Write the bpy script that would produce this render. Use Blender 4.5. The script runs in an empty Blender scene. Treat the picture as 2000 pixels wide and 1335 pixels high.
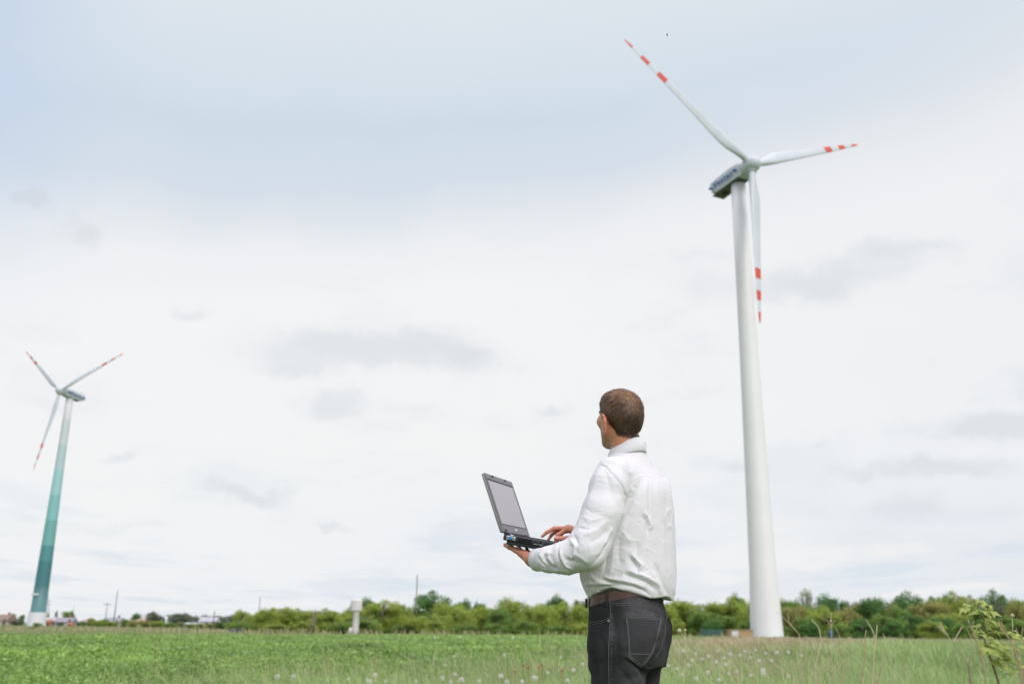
import bpy, bmesh, math, random, os
import numpy as np
from mathutils import Vector, Matrix
from mathutils.bvhtree import BVHTree
random.seed(5)
RNG = np.random.default_rng(11)
scene = bpy.context.scene
C = scene.collection
R_ = math.radians

# ------------------------------------------------------------------ camera
FPX, IW, IH = 1856.0, 2000.0, 1335.0
PITCH, ROLL = R_(16.73), R_(0.64)
CAM = np.array([0.0, 0.0, 0.93])
FW = np.array([0, math.cos(PITCH), math.sin(PITCH)])
_r0 = np.array([1.0, 0, 0]); _u0 = np.cross(_r0, FW)
RT = _r0*math.cos(ROLL) + _u0*math.sin(ROLL)
UP = -_r0*math.sin(ROLL) + _u0*math.cos(ROLL)
cd = bpy.data.cameras.new('camera'); cam = bpy.data.objects.new('camera', cd); C.objects.link(cam)
M = Matrix.Identity(4)
for i in range(3):
    M[i][0] = RT[i]; M[i][1] = UP[i]; M[i][2] = -FW[i]; M[i][3] = CAM[i]
cam.matrix_world = M
cd.sensor_width = 36; cd.lens = 36*FPX/IW; cd.clip_start = .05; cd.clip_end = 9000
cd.dof.use_dof = True; cd.dof.focus_distance = 3.55; cd.dof.aperture_fstop = 3.5
scene.camera = cam
scene.view_settings.view_transform = 'Standard'; scene.view_settings.look = 'None'
scene.view_settings.exposure = 0.55; scene.view_settings.gamma = 1
scene.render.resolution_x = 1024; scene.render.resolution_y = 683

def proj(P):                     # world points -> photo pixels
    d = np.asarray(P, float)-CAM; z = d@FW
    return np.stack([IW/2+FPX*(d@RT)/z, IH/2-FPX*(d@UP)/z], -1)
def ray(x, y):
    d = FW+RT*(x-IW/2)/FPX-UP*(y-IH/2)/FPX
    return d/d[1]
def at(x, y, Y): return CAM+ray(x, y)*Y
def lin(r, g, b):
    f = lambda c: (c/255/12.92) if c/255 <= .04045 else ((c/255+.055)/1.055)**2.4
    return (f(r), f(g), f(b))

# ------------------------------------------------------------------ world
SUN_EL, SUN_AZ = R_(35), R_(152)        # azimuth clockwise from +Y
W = bpy.data.worlds.new('World'); scene.world = W; W.use_nodes = True
nt = W.node_tree; nt.nodes.clear()
class N:                          # tiny node-expression helper
    def __init__(s, nt): s.t = nt
    def node(s, kind, **kw):
        n = s.t.nodes.new(kind)
        for k, v in kw.items(): setattr(n, k, v)
        return n
    def _in(s, sock, v):
        if isinstance(v, bpy.types.NodeSocket): s.t.links.new(v, sock)
        elif v is not None: sock.default_value = v
    def m(s, op, a, b=None, c=None, clamp=False):
        n = s.node('ShaderNodeMath', operation=op, use_clamp=clamp)
        s._in(n.inputs[0], a); s._in(n.inputs[1], b)
        if c is not None: s._in(n.inputs[2], c)
        return n.outputs[0]
    def mix(s, f, a, b, mode='MIX'):
        n = s.node('ShaderNodeMix', data_type='RGBA', blend_type=mode)
        s._in(n.inputs[0], f)
        for sock, v in ((n.inputs[6], a), (n.inputs[7], b)):
            if isinstance(v, tuple) and len(v) == 3: v = (*v, 1)
            s._in(sock, v)
        return n.outputs[2]
    def noise(s, vec, scale, detail=3, rough=.5, out=0):
        n = s.node('ShaderNodeTexNoise'); s._in(n.inputs['Vector'], vec)
        n.inputs['Scale'].default_value = scale; n.inputs['Detail'].default_value = detail
        n.inputs['Roughness'].default_value = rough
        return n.outputs[out]
    def comb(s, x, y, z):
        n = s.node('ShaderNodeCombineXYZ'); s._in(n.inputs[0], x); s._in(n.inputs[1], y); s._in(n.inputs[2], z)
        return n.outputs[0]
    def smooth(s, v, a, b, lo=0., hi=1.):
        n = s.node('ShaderNodeMapRange', interpolation_type='SMOOTHSTEP')
        s._in(n.inputs[0], v); n.inputs[1].default_value = a; n.inputs[2].default_value = b
        n.inputs[3].default_value = lo; n.inputs[4].default_value = hi
        return n.outputs[0]
    def ramp(s, v, stops):
        n = s.node('ShaderNodeValToRGB'); s._in(n.inputs[0], v); e = n.color_ramp.elements
        while len(e) < len(stops): e.new(.5)
        for q, (p, c) in zip(e, stops): q.position = p; q.color = (*c, 1) if len(c) == 3 else c
        return n.outputs[0]
w = N(nt)
gen = w.node('ShaderNodeTexCoord').outputs['Generated']
nrm = w.node('ShaderNodeVectorMath', operation='NORMALIZE'); nt.links.new(gen, nrm.inputs[0])
sp = w.node('ShaderNodeSeparateXYZ'); nt.links.new(nrm.outputs[0], sp.inputs[0])
sx, sy, sz = sp.outputs
az = w.m('ARCTAN2', sx, sy); el = w.m('ARCSINE', sz)       # radians
dirv = nrm.outputs[0]
wn1 = w.noise(dirv, 3.0, 4, .55); wn2 = w.noise(dirv, 2.2, 3, .5, out=0)
wcol = w.node('ShaderNodeTexNoise'); nt.links.new(dirv, wcol.inputs['Vector']); wcol.inputs['Scale'].default_value = 9; wcol.inputs['Detail'].default_value = 6
wcol.inputs['Roughness'].default_value = .62
wsp = w.node('ShaderNodeSeparateColor'); nt.links.new(wcol.outputs['Color'], wsp.inputs[0])
azw = w.m('ADD', az, w.m('MULTIPLY', w.m('SUBTRACT', wsp.outputs[0], .5), .17))
elw = w.m('ADD', el, w.m('MULTIPLY', w.m('SUBTRACT', wsp.outputs[1], .5), .075))
# overall cloud deck by elevation; the bluer thin part above about 20 degrees
els = w.m('ADD', el, w.m('MULTIPLY', w.m('SUBTRACT', wn1, .5), .10))
els = w.m('SUBTRACT', els, w.m('MULTIPLY', w.m('SUBTRACT', az, 0.0), .10))
WHITE = lin(238, 239, 240)
soft = w.noise(w.comb(w.m('MULTIPLY', az, 1.0), w.m('MULTIPLY', el, 2.6), 0.0), 4.0, 6, .62)
base = w.ramp(w.m('DIVIDE', els, 1.5708), [
    (0.0, lin(229, 235, 241)), (.05, lin(238, 240, 243)), (.11, lin(243, 244, 244)), (.225, lin(244, 244, 245)), (.26, lin(236, 238, 241)),
    (.295, lin(214, 223, 233)), (.335, lin(207, 220, 232)), (.37, lin(216, 226, 235)), (.41, lin(222, 230, 237))])
# lighter to the right, so the blue part fades towards the right
base = w.mix(w.m('MULTIPLY', w.smooth(az, -.05, .75), .45), base, lin(230, 233, 238))
base = w.mix(w.m('MULTIPLY', w.smooth(az, -.40, -.62), w.smooth(el, .22, .5)), base, lin(198, 214, 234))
# horizon stratocumulus: cloud layer seen edge-on
inv = w.m('DIVIDE', 1.0, w.m('ADD', w.m('MAXIMUM', sz, 0.0), .035))
pv = w.comb(w.m('MULTIPLY', sx, inv), w.m('MULTIPLY', w.m('MULTIPLY', sy, inv), .55), w.m('MULTIPLY', el, 9.0))
cl = w.noise(pv, .62, 6, .58)
low = w.smooth(el, .165, .05)
base = w.mix(w.m('MULTIPLY', w.m('MULTIPLY', w.smooth(cl, .50, .38), low), .8), base, lin(217, 226, 236))
base = w.mix(w.m('MULTIPLY', w.m('MULTIPLY', w.smooth(cl, .53, .62), low), .9), base, lin(241, 241, 242))
base = w.mix(w.m('MULTIPLY', w.smooth(soft, .50, .34), w.smooth(el, .50, .25, .08, .34)), base, lin(222, 227, 233))
base = w.mix(w.m('MULTIPLY', w.smooth(soft, .52, .68), w.smooth(el, .50, .25, .05, .35)), base, lin(244, 244, 245))
# single darker clouds, each at its own direction
blobs = [(720, 692, 150, 30, .9), (860, 705, 90, 26, .7), (560, 712, 80, 16, .6), (640, 792, 62, 26, .7), (600, 812, 40, 16, .5),
         (476, 968, 55, 11, .7), (1092, 795, 42, 11, .6), (150, 457, 34, 24, .6), (22, 402, 22, 9, .9), (1590, 545, 130, 26, .75),
         (1730, 508, 70, 20, .65), (1370, 500, 70, 14, .4), (1940, 822, 85, 18, .9), (1820, 915, 95, 14, .7), (1425, 905, 45, 10, .6),
         (1775, 992, 45, 20, .5), (350, 600, 30, 11, .5), (675, 1030, 30, 6, .6), (220, 886, 26, 10, .5), (150, 1035, 90, 12, .35),
         (290, 1042, 40, 8, .4), (1630, 867, 20, 5, .35), (2010, 745, 20, 25, .4)]
tot = None
for (bx, by, bw, bh, ba) in blobs:
    d0 = ray(bx, by); d0 = d0/np.linalg.norm(d0)
    a0 = math.atan2(d0[0], d0[1]); e0 = math.asin(d0[2])
    sa = bw/FPX*1.8; se = bh/FPX*1.6
    q1 = w.m('DIVIDE', w.m('SUBTRACT', azw, a0), sa); q2 = w.m('DIVIDE', w.m('SUBTRACT', elw, e0), se)
    g = w.m('ADD', w.m('MULTIPLY', q1, q1), w.m('MULTIPLY', q2, q2))
    g = w.m('MULTIPLY', w.m('EXPONENT', w.m('MULTIPLY', g, -1.0)), ba)
    tot = g if tot is None else w.m('MAXIMUM', tot, g)
tex = w.noise(w.comb(az, w.m('MULTIPLY', el, 2.2), 0.0), 11, 7, .68)
tot = w.smooth(w.m('MULTIPLY', tot, w.m('ADD', tex, .55)), .13, .80)
base = w.mix(w.m('MULTIPLY', tot, .50), base, lin(208, 214, 221))
# the cloud deck brightens towards the zenith, as an overcast sky does (above the picture's top edge)
zen = w.smooth(el, .66, 1.20, 1.0, 2.15)
zv = w.node('ShaderNodeVectorMath', operation='SCALE'); nt.links.new(w.mix(w.smooth(el, .62, .8), base, lin(238, 232, 242)), zv.inputs[0]); nt.links.new(zen, zv.inputs[3])
bgc = w.node('ShaderNodeBackground'); nt.links.new(zv.outputs[0], bgc.inputs[0]); bgc.inputs[1].default_value = .69
sky = w.node('ShaderNodeTexSky', sky_type='NISHITA', sun_disc=False, sun_elevation=SUN_EL, sun_rotation=SUN_AZ)
bgs = w.node('ShaderNodeBackground'); nt.links.new(sky.outputs[0], bgs.inputs[0]); bgs.inputs[1].default_value = .08
ms = w.node('ShaderNodeMixShader'); ms.inputs[0].default_value = .98
nt.links.new(bgs.outputs[0], ms.inputs[1]); nt.links.new(bgc.outputs[0], ms.inputs[2])
wo = w.node('ShaderNodeOutputWorld'); nt.links.new(ms.outputs[0], wo.inputs[0])

sl = bpy.data.lights.new('sun', 'SUN'); sl.energy = 1.22; sl.angle = R_(22); sl.color = (1, .95, .925)
so = bpy.data.objects.new('sun', sl); C.objects.link(so)
sd = Vector((math.sin(SUN_AZ)*math.cos(SUN_EL), math.cos(SUN_AZ)*math.cos(SUN_EL), math.sin(SUN_EL)))
so.rotation_euler = sd.to_track_quat('Z', 'Y').to_euler(); so.location = (0, 0, 40)

# ------------------------------------------------------------------ helpers
def tag(o, label=None, cat=None, group=None, kind=None):
    if label: o['label'] = label
    if cat: o['category'] = cat
    if group: o['group'] = group
    if kind: o['kind'] = kind
    return o
def empty(name, loc, label=None, cat=None, group=None, rz=0):
    o = bpy.data.objects.new(name, None); C.objects.link(o); o.location = loc; o.rotation_euler = (0, 0, rz)
    o.empty_display_size = .1
    return tag(o, label, cat, group)
def mesh(name, V, F, m=None, parent=None, smooth=False, col=None, mats=None, fmat=None, loc=None):
    me = bpy.data.meshes.new(name)
    V = np.asarray(V, np.float32); n = len(V)
    if isinstance(F, np.ndarray):
        k = F.shape[1]; me.vertices.add(n); me.vertices.foreach_set('co', V.ravel())
        me.loops.add(F.size); me.loops.foreach_set('vertex_index', F.astype(np.int32).ravel())
        me.polygons.add(len(F)); me.polygons.foreach_set('loop_start', np.arange(len(F), dtype=np.int32)*k)
        me.update(calc_edges=True); me.validate()
    else:
        me.from_pydata(V.tolist(), [], [tuple(int(i) for i in f) for f in F]); me.update()
    if col is not None:
        a = me.color_attributes.new('Col', 'FLOAT_COLOR', 'POINT')
        cc = np.ones((n, 4), np.float32); cc[:, :3] = col; a.data.foreach_set('color', cc.ravel())
    for q in (mats or ([m] if m else [])): me.materials.append(q)
    if fmat is not None: me.polygons.foreach_set('material_index', np.asarray(fmat, np.int32))
    if smooth: me.polygons.foreach_set('use_smooth', np.ones(len(me.polygons), bool))
    o = bpy.data.objects.new(name, me); C.objects.link(o)
    if parent is not None: o.parent = parent
    if loc is not None: o.location = loc
    return o
class MB:                          # collects shapes into one mesh
    def __init__(s): s.V = []; s.F = []
    def add(s, V, F):
        b = len(s.V); s.V += [tuple(map(float, v)) for v in V]; s.F += [tuple(i+b for i in f) for f in F]; return s
    def box(s, c, size, ax=None, bev=0):
        c = np.array(c, float); h = np.array(size, float)/2
        ax = np.eye(3) if ax is None else np.array(ax, float)
        if bev <= 0:
            P = [c+ax[0]*h[0]*i+ax[1]*h[1]*j+ax[2]*h[2]*k for i in (-1, 1) for j in (-1, 1) for k in (-1, 1)]
            return s.add(P, [(0, 1, 3, 2), (4, 6, 7, 5), (0, 4, 5, 1), (2, 3, 7, 6), (0, 2, 6, 4), (1, 5, 7, 3)])
        bm = bmesh.new(); bmesh.ops.create_cube(bm, size=1)
        for v in bm.verts: v.co = Vector(v.co[i]*2*h[i] for i in range(3))
        bmesh.ops.bevel(bm, geom=bm.edges[:], offset=bev, segments=2, affect='EDGES', profile=.5)
        P = [c+ax[0]*v.co[0]+ax[1]*v.co[1]+ax[2]*v.co[2] for v in bm.verts]
        bm.verts.index_update(); F = [[v.index for v in f.verts] for f in bm.faces]; bm.free()
        return s.add(P, F)
    def tube(s, pts, r, n=8, cap=True):
        pts = [np.array(p, float) for p in pts]; rr = r if hasattr(r, '__len__') else [r]*len(pts)
        V = []; F = []; prev = None
        for i, p in enumerate(pts):
            t = pts[min(i+1, len(pts)-1)]-pts[max(i-1, 0)]; t = t/(np.linalg.norm(t)+1e-12)
            if prev is None:
                a = np.array([0, 0, 1.]) if abs(t[2]) < .9 else np.array([1., 0, 0]); e1 = np.cross(t, a)
            else: e1 = prev-t*(prev@t)
            e1 = e1/(np.linalg.norm(e1)+1e-12); prev = e1; e2 = np.cross(t, e1)
            V += [p+rr[i]*(e1*math.cos(2*math.pi*k/n)+e2*math.sin(2*math.pi*k/n)) for k in range(n)]
        for i in range(len(pts)-1):
            F += [(i*n+k, i*n+(k+1) % n, (i+1)*n+(k+1) % n, (i+1)*n+k) for k in range(n)]
        if cap: F += [tuple(range(n-1, -1, -1)), tuple((len(pts)-1)*n+k for k in range(n))]
        return s.add(V, F)
    def lathe(s, prof, c=(0, 0, 0), n=32, ax=None):
        ax = np.eye(3) if ax is None else np.array(ax, float); c = np.array(c, float); V = []; F = []
        for (r, z) in prof:
            V += [c+ax[0]*r*math.cos(2*math.pi*k/n)+ax[1]*r*math.sin(2*math.pi*k/n)+ax[2]*z for k in range(n)]
        for i in range(len(prof)-1):
            F += [(i*n+k, i*n+(k+1) % n, (i+1)*n+(k+1) % n, (i+1)*n+k) for k in range(n)]
        F += [tuple(range(n-1, -1, -1)), tuple((len(prof)-1)*n+k for k in range(n))]
        return s.add(V, F)
    def build(s, name, m, parent=None, smooth=False, org=None, loc=None):
        V = np.array(s.V, float)
        if org is not None: V = V-np.array(org, float)
        return mesh(name, V, s.F, m, parent, smooth, loc=loc)
def autosmooth(o, ang=35):
    me = o.data; me.polygons.foreach_set('use_smooth', np.ones(len(me.polygons), bool))
    me.set_sharp_from_angle(angle=R_(ang)); return o

def mat(name, color=(.5, .5, .5), rough=.6, var=.12, scale=8., metal=0., bump=0., bscale=None, attr=False, trans=0., spec=.5, coord='Object', coat=0., sheen=0.):
    m = bpy.data.materials.new(name); m.use_nodes = True; t = m.node_tree; t.nodes.clear(); g = N(t)
    out = g.node('ShaderNodeOutputMaterial'); p = g.node('ShaderNodeBsdfPrincipled')
    tc = g.node('ShaderNodeTexCoord').outputs[coord]
    nz = g.noise(tc, scale, 4, .6)
    if attr:
        a = g.node('ShaderNodeAttribute'); a.attribute_name = 'Col'; colr = a.outputs['Color']
    else: colr = (*color, 1)
    f = g.smooth(nz, .25, .75, 1-var, 1+var)
    v = g.node('ShaderNodeVectorMath', operation='SCALE')
    if attr: t.links.new(colr, v.inputs[0])
    else: v.inputs[0].default_value = color
    t.links.new(f, v.inputs[3]); t.links.new(v.outputs[0], p.inputs['Base Color'])
    p.inputs['Roughness'].default_value = rough; p.inputs['Metallic'].default_value = metal
    p.inputs['Specular IOR Level'].default_value = spec
    if coat: p.inputs['Coat Weight'].default_value = coat
    if sheen: p.inputs['Sheen Weight'].default_value = sheen
    if bump:
        b = g.node('ShaderNodeBump'); b.inputs['Strength'].default_value = bump; b.inputs['Distance'].default_value = .01
        t.links.new(g.noise(tc, bscale or scale*4, 4, .6), b.inputs['Height']); t.links.new(b.outputs[0], p.inputs['Normal'])
    if trans:
        tr = g.node('ShaderNodeBsdfTranslucent'); t.links.new(v.outputs[0], tr.inputs[0])
        mx = g.node('ShaderNodeMixShader'); mx.inputs[0].default_value = trans
        t.links.new(p.outputs[0], mx.inputs[1]); t.links.new(tr.outputs[0], mx.inputs[2]); t.links.new(mx.outputs[0], out.inputs[0])
    else: t.links.new(p.outputs[0], out.inputs[0])
    return m

_tab = RNG.random(1 << 14)
def vnoise(P, s=1., seed=0):
    P = np.asarray(P, float)*s+seed*17.31
    i = np.floor(P).astype(np.int64); f = P-i; f = f*f*(3-2*f); out = 0
    if P.shape[1] == 2: i = np.c_[i, np.zeros(len(i), np.int64)]; f = np.c_[f, np.zeros(len(f))]
    for dx in (0, 1):
        for dy in (0, 1):
            for dz in (0, 1):
                h = ((i[:, 0]+dx)*73856093 ^ (i[:, 1]+dy)*19349663 ^ (i[:, 2]+dz)*83492791) & 16383
                wgt = (f[:, 0] if dx else 1-f[:, 0])*(f[:, 1] if dy else 1-f[:, 1])*(f[:, 2] if dz else 1-f[:, 2])
                out = out+_tab[h]*wgt
    return out-.5
def fbm(P, s=1., o=3, seed=0):
    return sum(vnoise(P, s*2**k, seed+k)*.5**k for k in range(o))

# ------------------------------------------------------------------ terrain
MOUND = at(1880, 1236, 26.0)
def ground_z(x, y):
    x = np.asarray(x, float); y = np.asarray(y, float)
    g = .34*np.exp(-(((x-MOUND[0])/4.5)**2+((y-26)/6.)**2))
    P = np.stack([x, y, x*0], -1).reshape(-1, 3)
    near = np.clip(1-np.hypot(x, y)/150, 0, 1)
    return g+near*(.07*vnoise(P, .25, 3).reshape(x.shape)) 

def unit(v): v = np.array(v, float); return v/np.linalg.norm(v)
Z = np.array([0, 0, 1.])
rad = np.concatenate([np.linspace(.3, 60, 120), np.geomspace(61, 4000, 60)]); nth = 180
th = np.linspace(0, 2*math.pi, nth, endpoint=False)
Rr, Tt = np.meshgrid(rad, th, indexing='ij'); X = (Rr*np.sin(Tt)).ravel(); Y = (Rr*np.cos(Tt)).ravel()
V = np.stack([X, Y, ground_z(X, Y)], -1); nr = len(rad)
ii, jj = np.meshgrid(np.arange(nr-1), np.arange(nth), indexing='ij'); j2 = (jj+1) % nth
F = np.stack([ii*nth+jj, (ii+1)*nth+jj, (ii+1)*nth+j2, ii*nth+j2], -1).reshape(-1, 4)[:, ::-1]
V = np.vstack([V, [[0, 0, float(ground_z(0., 0.))]]]); 
Fl = [tuple(f) for f in F.tolist()]+[(len(V)-1, j, (j+1) % nth) for j in range(nth)]
gm = bpy.data.materials.new('field_soil_and_grass'); gm.use_nodes = True; g = N(gm.node_tree)
p = gm.node_tree.nodes['Principled BSDF']; tc = g.node('ShaderNodeTexCoord').outputs['Object']
n1 = g.noise(tc, .05, 4, .6); n2 = g.noise(tc, 2.5, 5, .65); n3 = g.noise(tc, 14, 4, .6)
c1 = g.ramp(n1, [(.3, (.10, .155, .045)), (.5, (.13, .19, .06)), (.7, (.19, .2, .085))])
c2 = g.mix(g.smooth(n2, .35, .65), c1, (.07, .12, .03)); c3 = g.mix(g.m('MULTIPLY', g.smooth(n3, .5, .7), .5), c2, (.17, .2, .09))
gm.node_tree.links.new(c3, p.inputs['Base Color']); p.inputs['Roughness'].default_value = .9
tag(mesh('ground', V, Fl, gm, smooth=True), kind='structure')
# brown soil strip at the far left edge of the crop
n = 60; xs = np.linspace(-44, -21, n); V = []; F = []
for i, x in enumerate(xs):
    yc = 116+1.75*x+3.2; wd_ = 1.6+2.2*max(0, float(vnoise([[x*.35, 0, 0]], 1, 2)[0])+.3)
    V += [(x, yc-wd_, .03), (x, yc, .12+.1*float(vnoise([[x, 3, 0]], .8, 2)[0])), (x, yc+wd_, .03)]
for i in range(n-1):
    for k in (0, 1): F.append((i*3+k, i*3+k+3, i*3+k+4, i*3+k+1))
soilm = mat('turned_soil', (.16, .085, .05), rough=.95, var=.4, scale=1.2)
tag(mesh('bare_soil', V, F, soilm, smooth=True), kind='structure')

# ------------------------------------------------------------------ wind turbines
white = mat('white_turbine_paint', (.56, .61, .655), rough=.42, var=.04, scale=.5)
towerm = mat('tower_paint', (.78, .78, .785), rough=.5, var=.03, scale=.25)
orange = mat('orange_red_band', (.60, .075, .035), rough=.45, var=.05)
bluep = mat('blue_lettering', (.02, .10, .33), rough=.5, var=.05)
underm = mat('underside_shade_grey', (.12, .125, .11), rough=.7)  # shade below the nacelle, put into a darker grey
darkp = mat('dark_opening', (.02, .02, .02), rough=.8)
def blade(name, hub, d, t, ax, L, parent, org):
    st = [(0.035, .50, 1.0, 0), (.07, .50, .98, 0), (.12, .74, .62, .20), (.17, .98, .40, .34), (.22, 1.06, .30, .40), (.30, 1.0, .24, .40), (.42, .86, .20, .36), (.55, .72, .18, .32), (.67, .60, .17, .28),
          (.735, .54, .16, .27), (.805, .46, .16, .25), (.865, .39, .15, .22), (.935, .28, .15, .2), (.975, .19, .15, .2), (1.0, .05, .15, .2)]
    n = 18; V = []; F = []; fm = []
    for (r, hc, th, off) in st:
        hc = hc*(.88 if L > 23.5 else .72)
        tw = R_(9*(1-r)**1.5+1); ch = t*math.cos(tw)-ax*math.sin(tw); nn = t*math.sin(tw)+ax*math.cos(tw); c_ = hub+d*L*r+ch*off*hc*1.0+ax*.6*r*r*0
        for k in range(n):
            a = 2*math.pi*k/n; x = math.cos(a); y = math.sin(a)*(1-.35*x*(1 if th < .9 else 0))
            V.append(c_+ch*hc*x+nn*hc*th*y)
    for i in range(len(st)-1):
        rm = (st[i][0]+st[i+1][0])/2; red = rm > .935 or .805 < rm < .865 or .67 < rm < .735
        for k in range(n): F.append((i*n+k, i*n+(k+1) % n, (i+1)*n+(k+1) % n, (i+1)*n+k)); fm.append(1 if red else 0)
    F += [tuple(range(n-1, -1, -1)), tuple((len(st)-1)*n+k for k in range(n))]; fm += [0, 1]
    o = mesh(name, np.array(V)-org, F, None, parent, True, mats=[white, orange], fmat=fm); return o
def turbine(hub, yaw, b0, L, tilt, twx, twy, prof, bandmats, label, base=None):
    a, t = R_(yaw), R_(tilt); ax = np.array([math.cos(a)*math.cos(t), math.sin(a)*math.cos(t), math.sin(t)]); e1 = np.array([-math.sin(a), math.cos(a), 0]); e2 = np.cross(ax, e1)
    org = np.array([twx, twy, 0.]); root = empty('wind_turbine', tuple(org), label, 'wind turbine', 'wind turbines in the field')
    # tower: smooth cone in flanged sections
    n = 64; V = []; F = []; fm = []
    zs = []
    for (z, r) in prof: zs.append(z)
    mats_ = [m_ for _, m_ in bandmats]; cuts = sorted(set([round(z, 3) for z in zs]+[round(z, 3) for z, _ in bandmats if z > 0]))
    top = prof[-1][0]; cuts = [z for z in cuts if z <= top]
    for z in cuts:
        r = np.interp(z, [p[0] for p in prof], [p[1] for p in prof])
        V += [(r*math.cos(2*math.pi*k/n), r*math.sin(2*math.pi*k/n), z) for k in range(n)]
    for i in range(len(cuts)-1):
        zc = (cuts[i]+cuts[i+1])/2; mi = max(j for j, (zb, _) in enumerate(bandmats) if zb <= zc)
        for k in range(n): F.append((i*n+k, i*n+(k+1) % n, (i+1)*n+(k+1) % n, (i+1)*n+k)); fm.append(mi)
    F.append(tuple((len(cuts)-1)*n+k for k in range(n))); fm.append(len(mats_)-1)
    mesh('tower', V, F, None, root, True, mats=mats_, fmat=fm)
    rd = prof[0][1]*.97; dd = unit([.55, .83, 0]); ss = np.cross(Z, dd)
    dr = MB().box(dd*(rd*.985)+Z*1.6, (1.0, .22, 2.1), (ss, dd, Z), .05).build('door', mats_[0], root)
    if base:
        MB().box((0, 0, .2), (7, 7, .5), None, .1).build('foundation', mat('concrete', (.35, .34, .32), rough=.9, var=.15), root)
    # nacelle
    sec = [(-1.35, .95, -.95, .95, .6), (-1.9, 1.20, -1.08, 1.10, .5), (-3.2, 1.32, -1.10, 1.18, .35), (-6.2, 1.32, -1.02, 1.14, .3), (-7.5, 1.28, -.62, 1.04, .3), (-7.7, 1.12, -.50, .90, .3)]
    hu = e2 if e2[2] > 0 else -e2; V = []; n = 32; F = []
    for (s, hw, zl, zh, rd_) in sec:
        for k in range(n):
            q = 2*math.pi*k/n+math.pi/n; cx, cy = math.cos(q), math.sin(q); p_ = 11.
            cx = math.copysign(abs(cx)**(2/p_), cx); cy = math.copysign(abs(cy)**(2/p_), cy); tap = 1-.10*max(cy, 0)-(.16 if cy < -.5 else 0)
            V.append(hub+ax*s+e1*hw*cx*tap+hu*((zh+zl)/2+(zh-zl)/2*cy))
    for i in range(len(sec)-1): F += [(i*n+k, i*n+(k+1) % n, (i+1)*n+(k+1) % n, (i+1)*n+k) for k in range(n)]
    F += [tuple(range(n-1, -1, -1)), tuple((len(sec)-1)*n+k for k in range(n))]
    nac = autosmooth(mesh('nacelle', np.array(V)-org, F, white, root), 28)
    if L > 23.5: MB().box(hub-ax*4.75-hu*1.09, (5.6, 2.1, .06), (ax, e1, hu), .02).build('underside_shade_panel', underm, nac, org=org)  # added panel: its dark colour paints the shade on the nacelle's underside
    MB().box(hub-ax*6.0-hu*1.12, (.9, .7, .12), (ax, e1, hu), .03).build('hatch', darkp, nac, org=org)
    MB().tube([hub-ax*7.2+hu*1.1, hub-ax*7.2+hu*2.0], .035).build('wind_vane', darkp, nac, org=org)
    # lettering on both flanks
    for sd_ in (1, -1):
        nrm_ = e1*sd_; rt = np.cross(hu, nrm_)       # reading direction seen from outside
        rt = -np.cross(nrm_, hu)*-1 if False else np.cross(hu, nrm_)
        cu = bpy.data.curves.new('lettering', 'FONT'); cu.body = 'Vestas'; cu.size = 1.35; cu.align_x = 'CENTER'; cu.align_y = 'CENTER'; cu.extrude = .012; cu.offset = .02; cu.space_character = 1.18
        to = bpy.data.objects.new('lettering', cu); C.objects.link(to); dg = bpy.context.evaluated_depsgraph_get()
        me = bpy.data.meshes.new_from_object(to.evaluated_get(dg)); bpy.data.objects.remove(to); bpy.data.curves.remove(cu)
        P = np.array([v.co for v in me.vertices]); Fm = [tuple(p.vertices) for p in me.polygons]; bpy.data.meshes.remove(me)
        ctr = hub-ax*4.75+nrm_*1.335+hu*.02; V = ctr+P[:, 0:1]*rt+P[:, 1:2]*hu+P[:, 2:3]*nrm_
        mesh('lettering', V-org, Fm, bluep, nac)
        for e_ in (-1, 1):
            c_ = ctr+rt*e_*2.62; w_ = MB()
            pts2 = [(-.42*1, -.05), (.36, -.34), (.42, .02), (-.30, .34)]
            V_ = [c_+rt*x+hu*y+nrm_*zz for zz in (.012, -.03) for x, y in pts2]
            w_.add(V_, [(0, 1, 2, 3), (7, 6, 5, 4), (0, 4, 5, 1), (1, 5, 6, 2), (2, 6, 7, 3), (3, 7, 4, 0)]).build('logo_wedge', bluep, nac, org=org)
    # hub
    pr = [(.98, -1.30), (1.12, -1.1), (1.16, -.4), (1.13, .25), (1.0, .75), (.72, 1.12), (.36, 1.34), (.02, 1.42)]
    hb = MB().lathe(pr, hub, 40, (e1, e2, ax)).build('hub', white, root, True, org)
    for k in range(3):
        b_ = R_(b0)+k*2*math.pi/3; d = e1*math.cos(b_)+e2*math.sin(b_); tg = -e1*math.sin(b_)+e2*math.cos(b_)
        MB().lathe([(.62, .75), (.64, .9), (.62, 1.22), (.52, 1.26)], hub, 24, (tg, ax, d)).build('blade_root_ring', white, hb, True, org)
        blade('blade', hub, d, tg, ax, L, root, org)
    return root
PR = [(-.6, 2.12), (0, 2.05), (.4, 2.02), (1.2, 1.97), (2.8, 1.90), (5.2, 1.80), (7.6, 1.68), (15.0, 1.55), (24.8, 1.40), (35, 1.26), (48, 1.12), (61.4, 1.02)]
turbine(np.array([33.08, 119.5, 62.95]), 297.47, 142.94, 24.76, 6.55, 31.85, 122.6, PR, [(-1, towerm)], 'large white wind turbine with orange tipped blades towering on the right')
bz = lambda y: float(at(100, y, 258)[2])*1.0
gb = []
for i, (y, c_) in enumerate([(1240, (236, 236, 240)), (1195, (92, 140, 142)), (1145, (70, 132, 138)), (1094, (84, 150, 155)), (1063.5, (118, 182, 180)), (1013.5, (138, 200, 198)), (963.7, (166, 214, 216)), (914, (190, 216, 221)), (865.6, (212, 224, 226)), (817, (226, 227, 229))]):
    gb.append((-1 if i == 0 else bz(y), mat('tower_band', tuple(np.array(lin(*c_))*.82), rough=.5, var=.03, scale=.3)))
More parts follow.
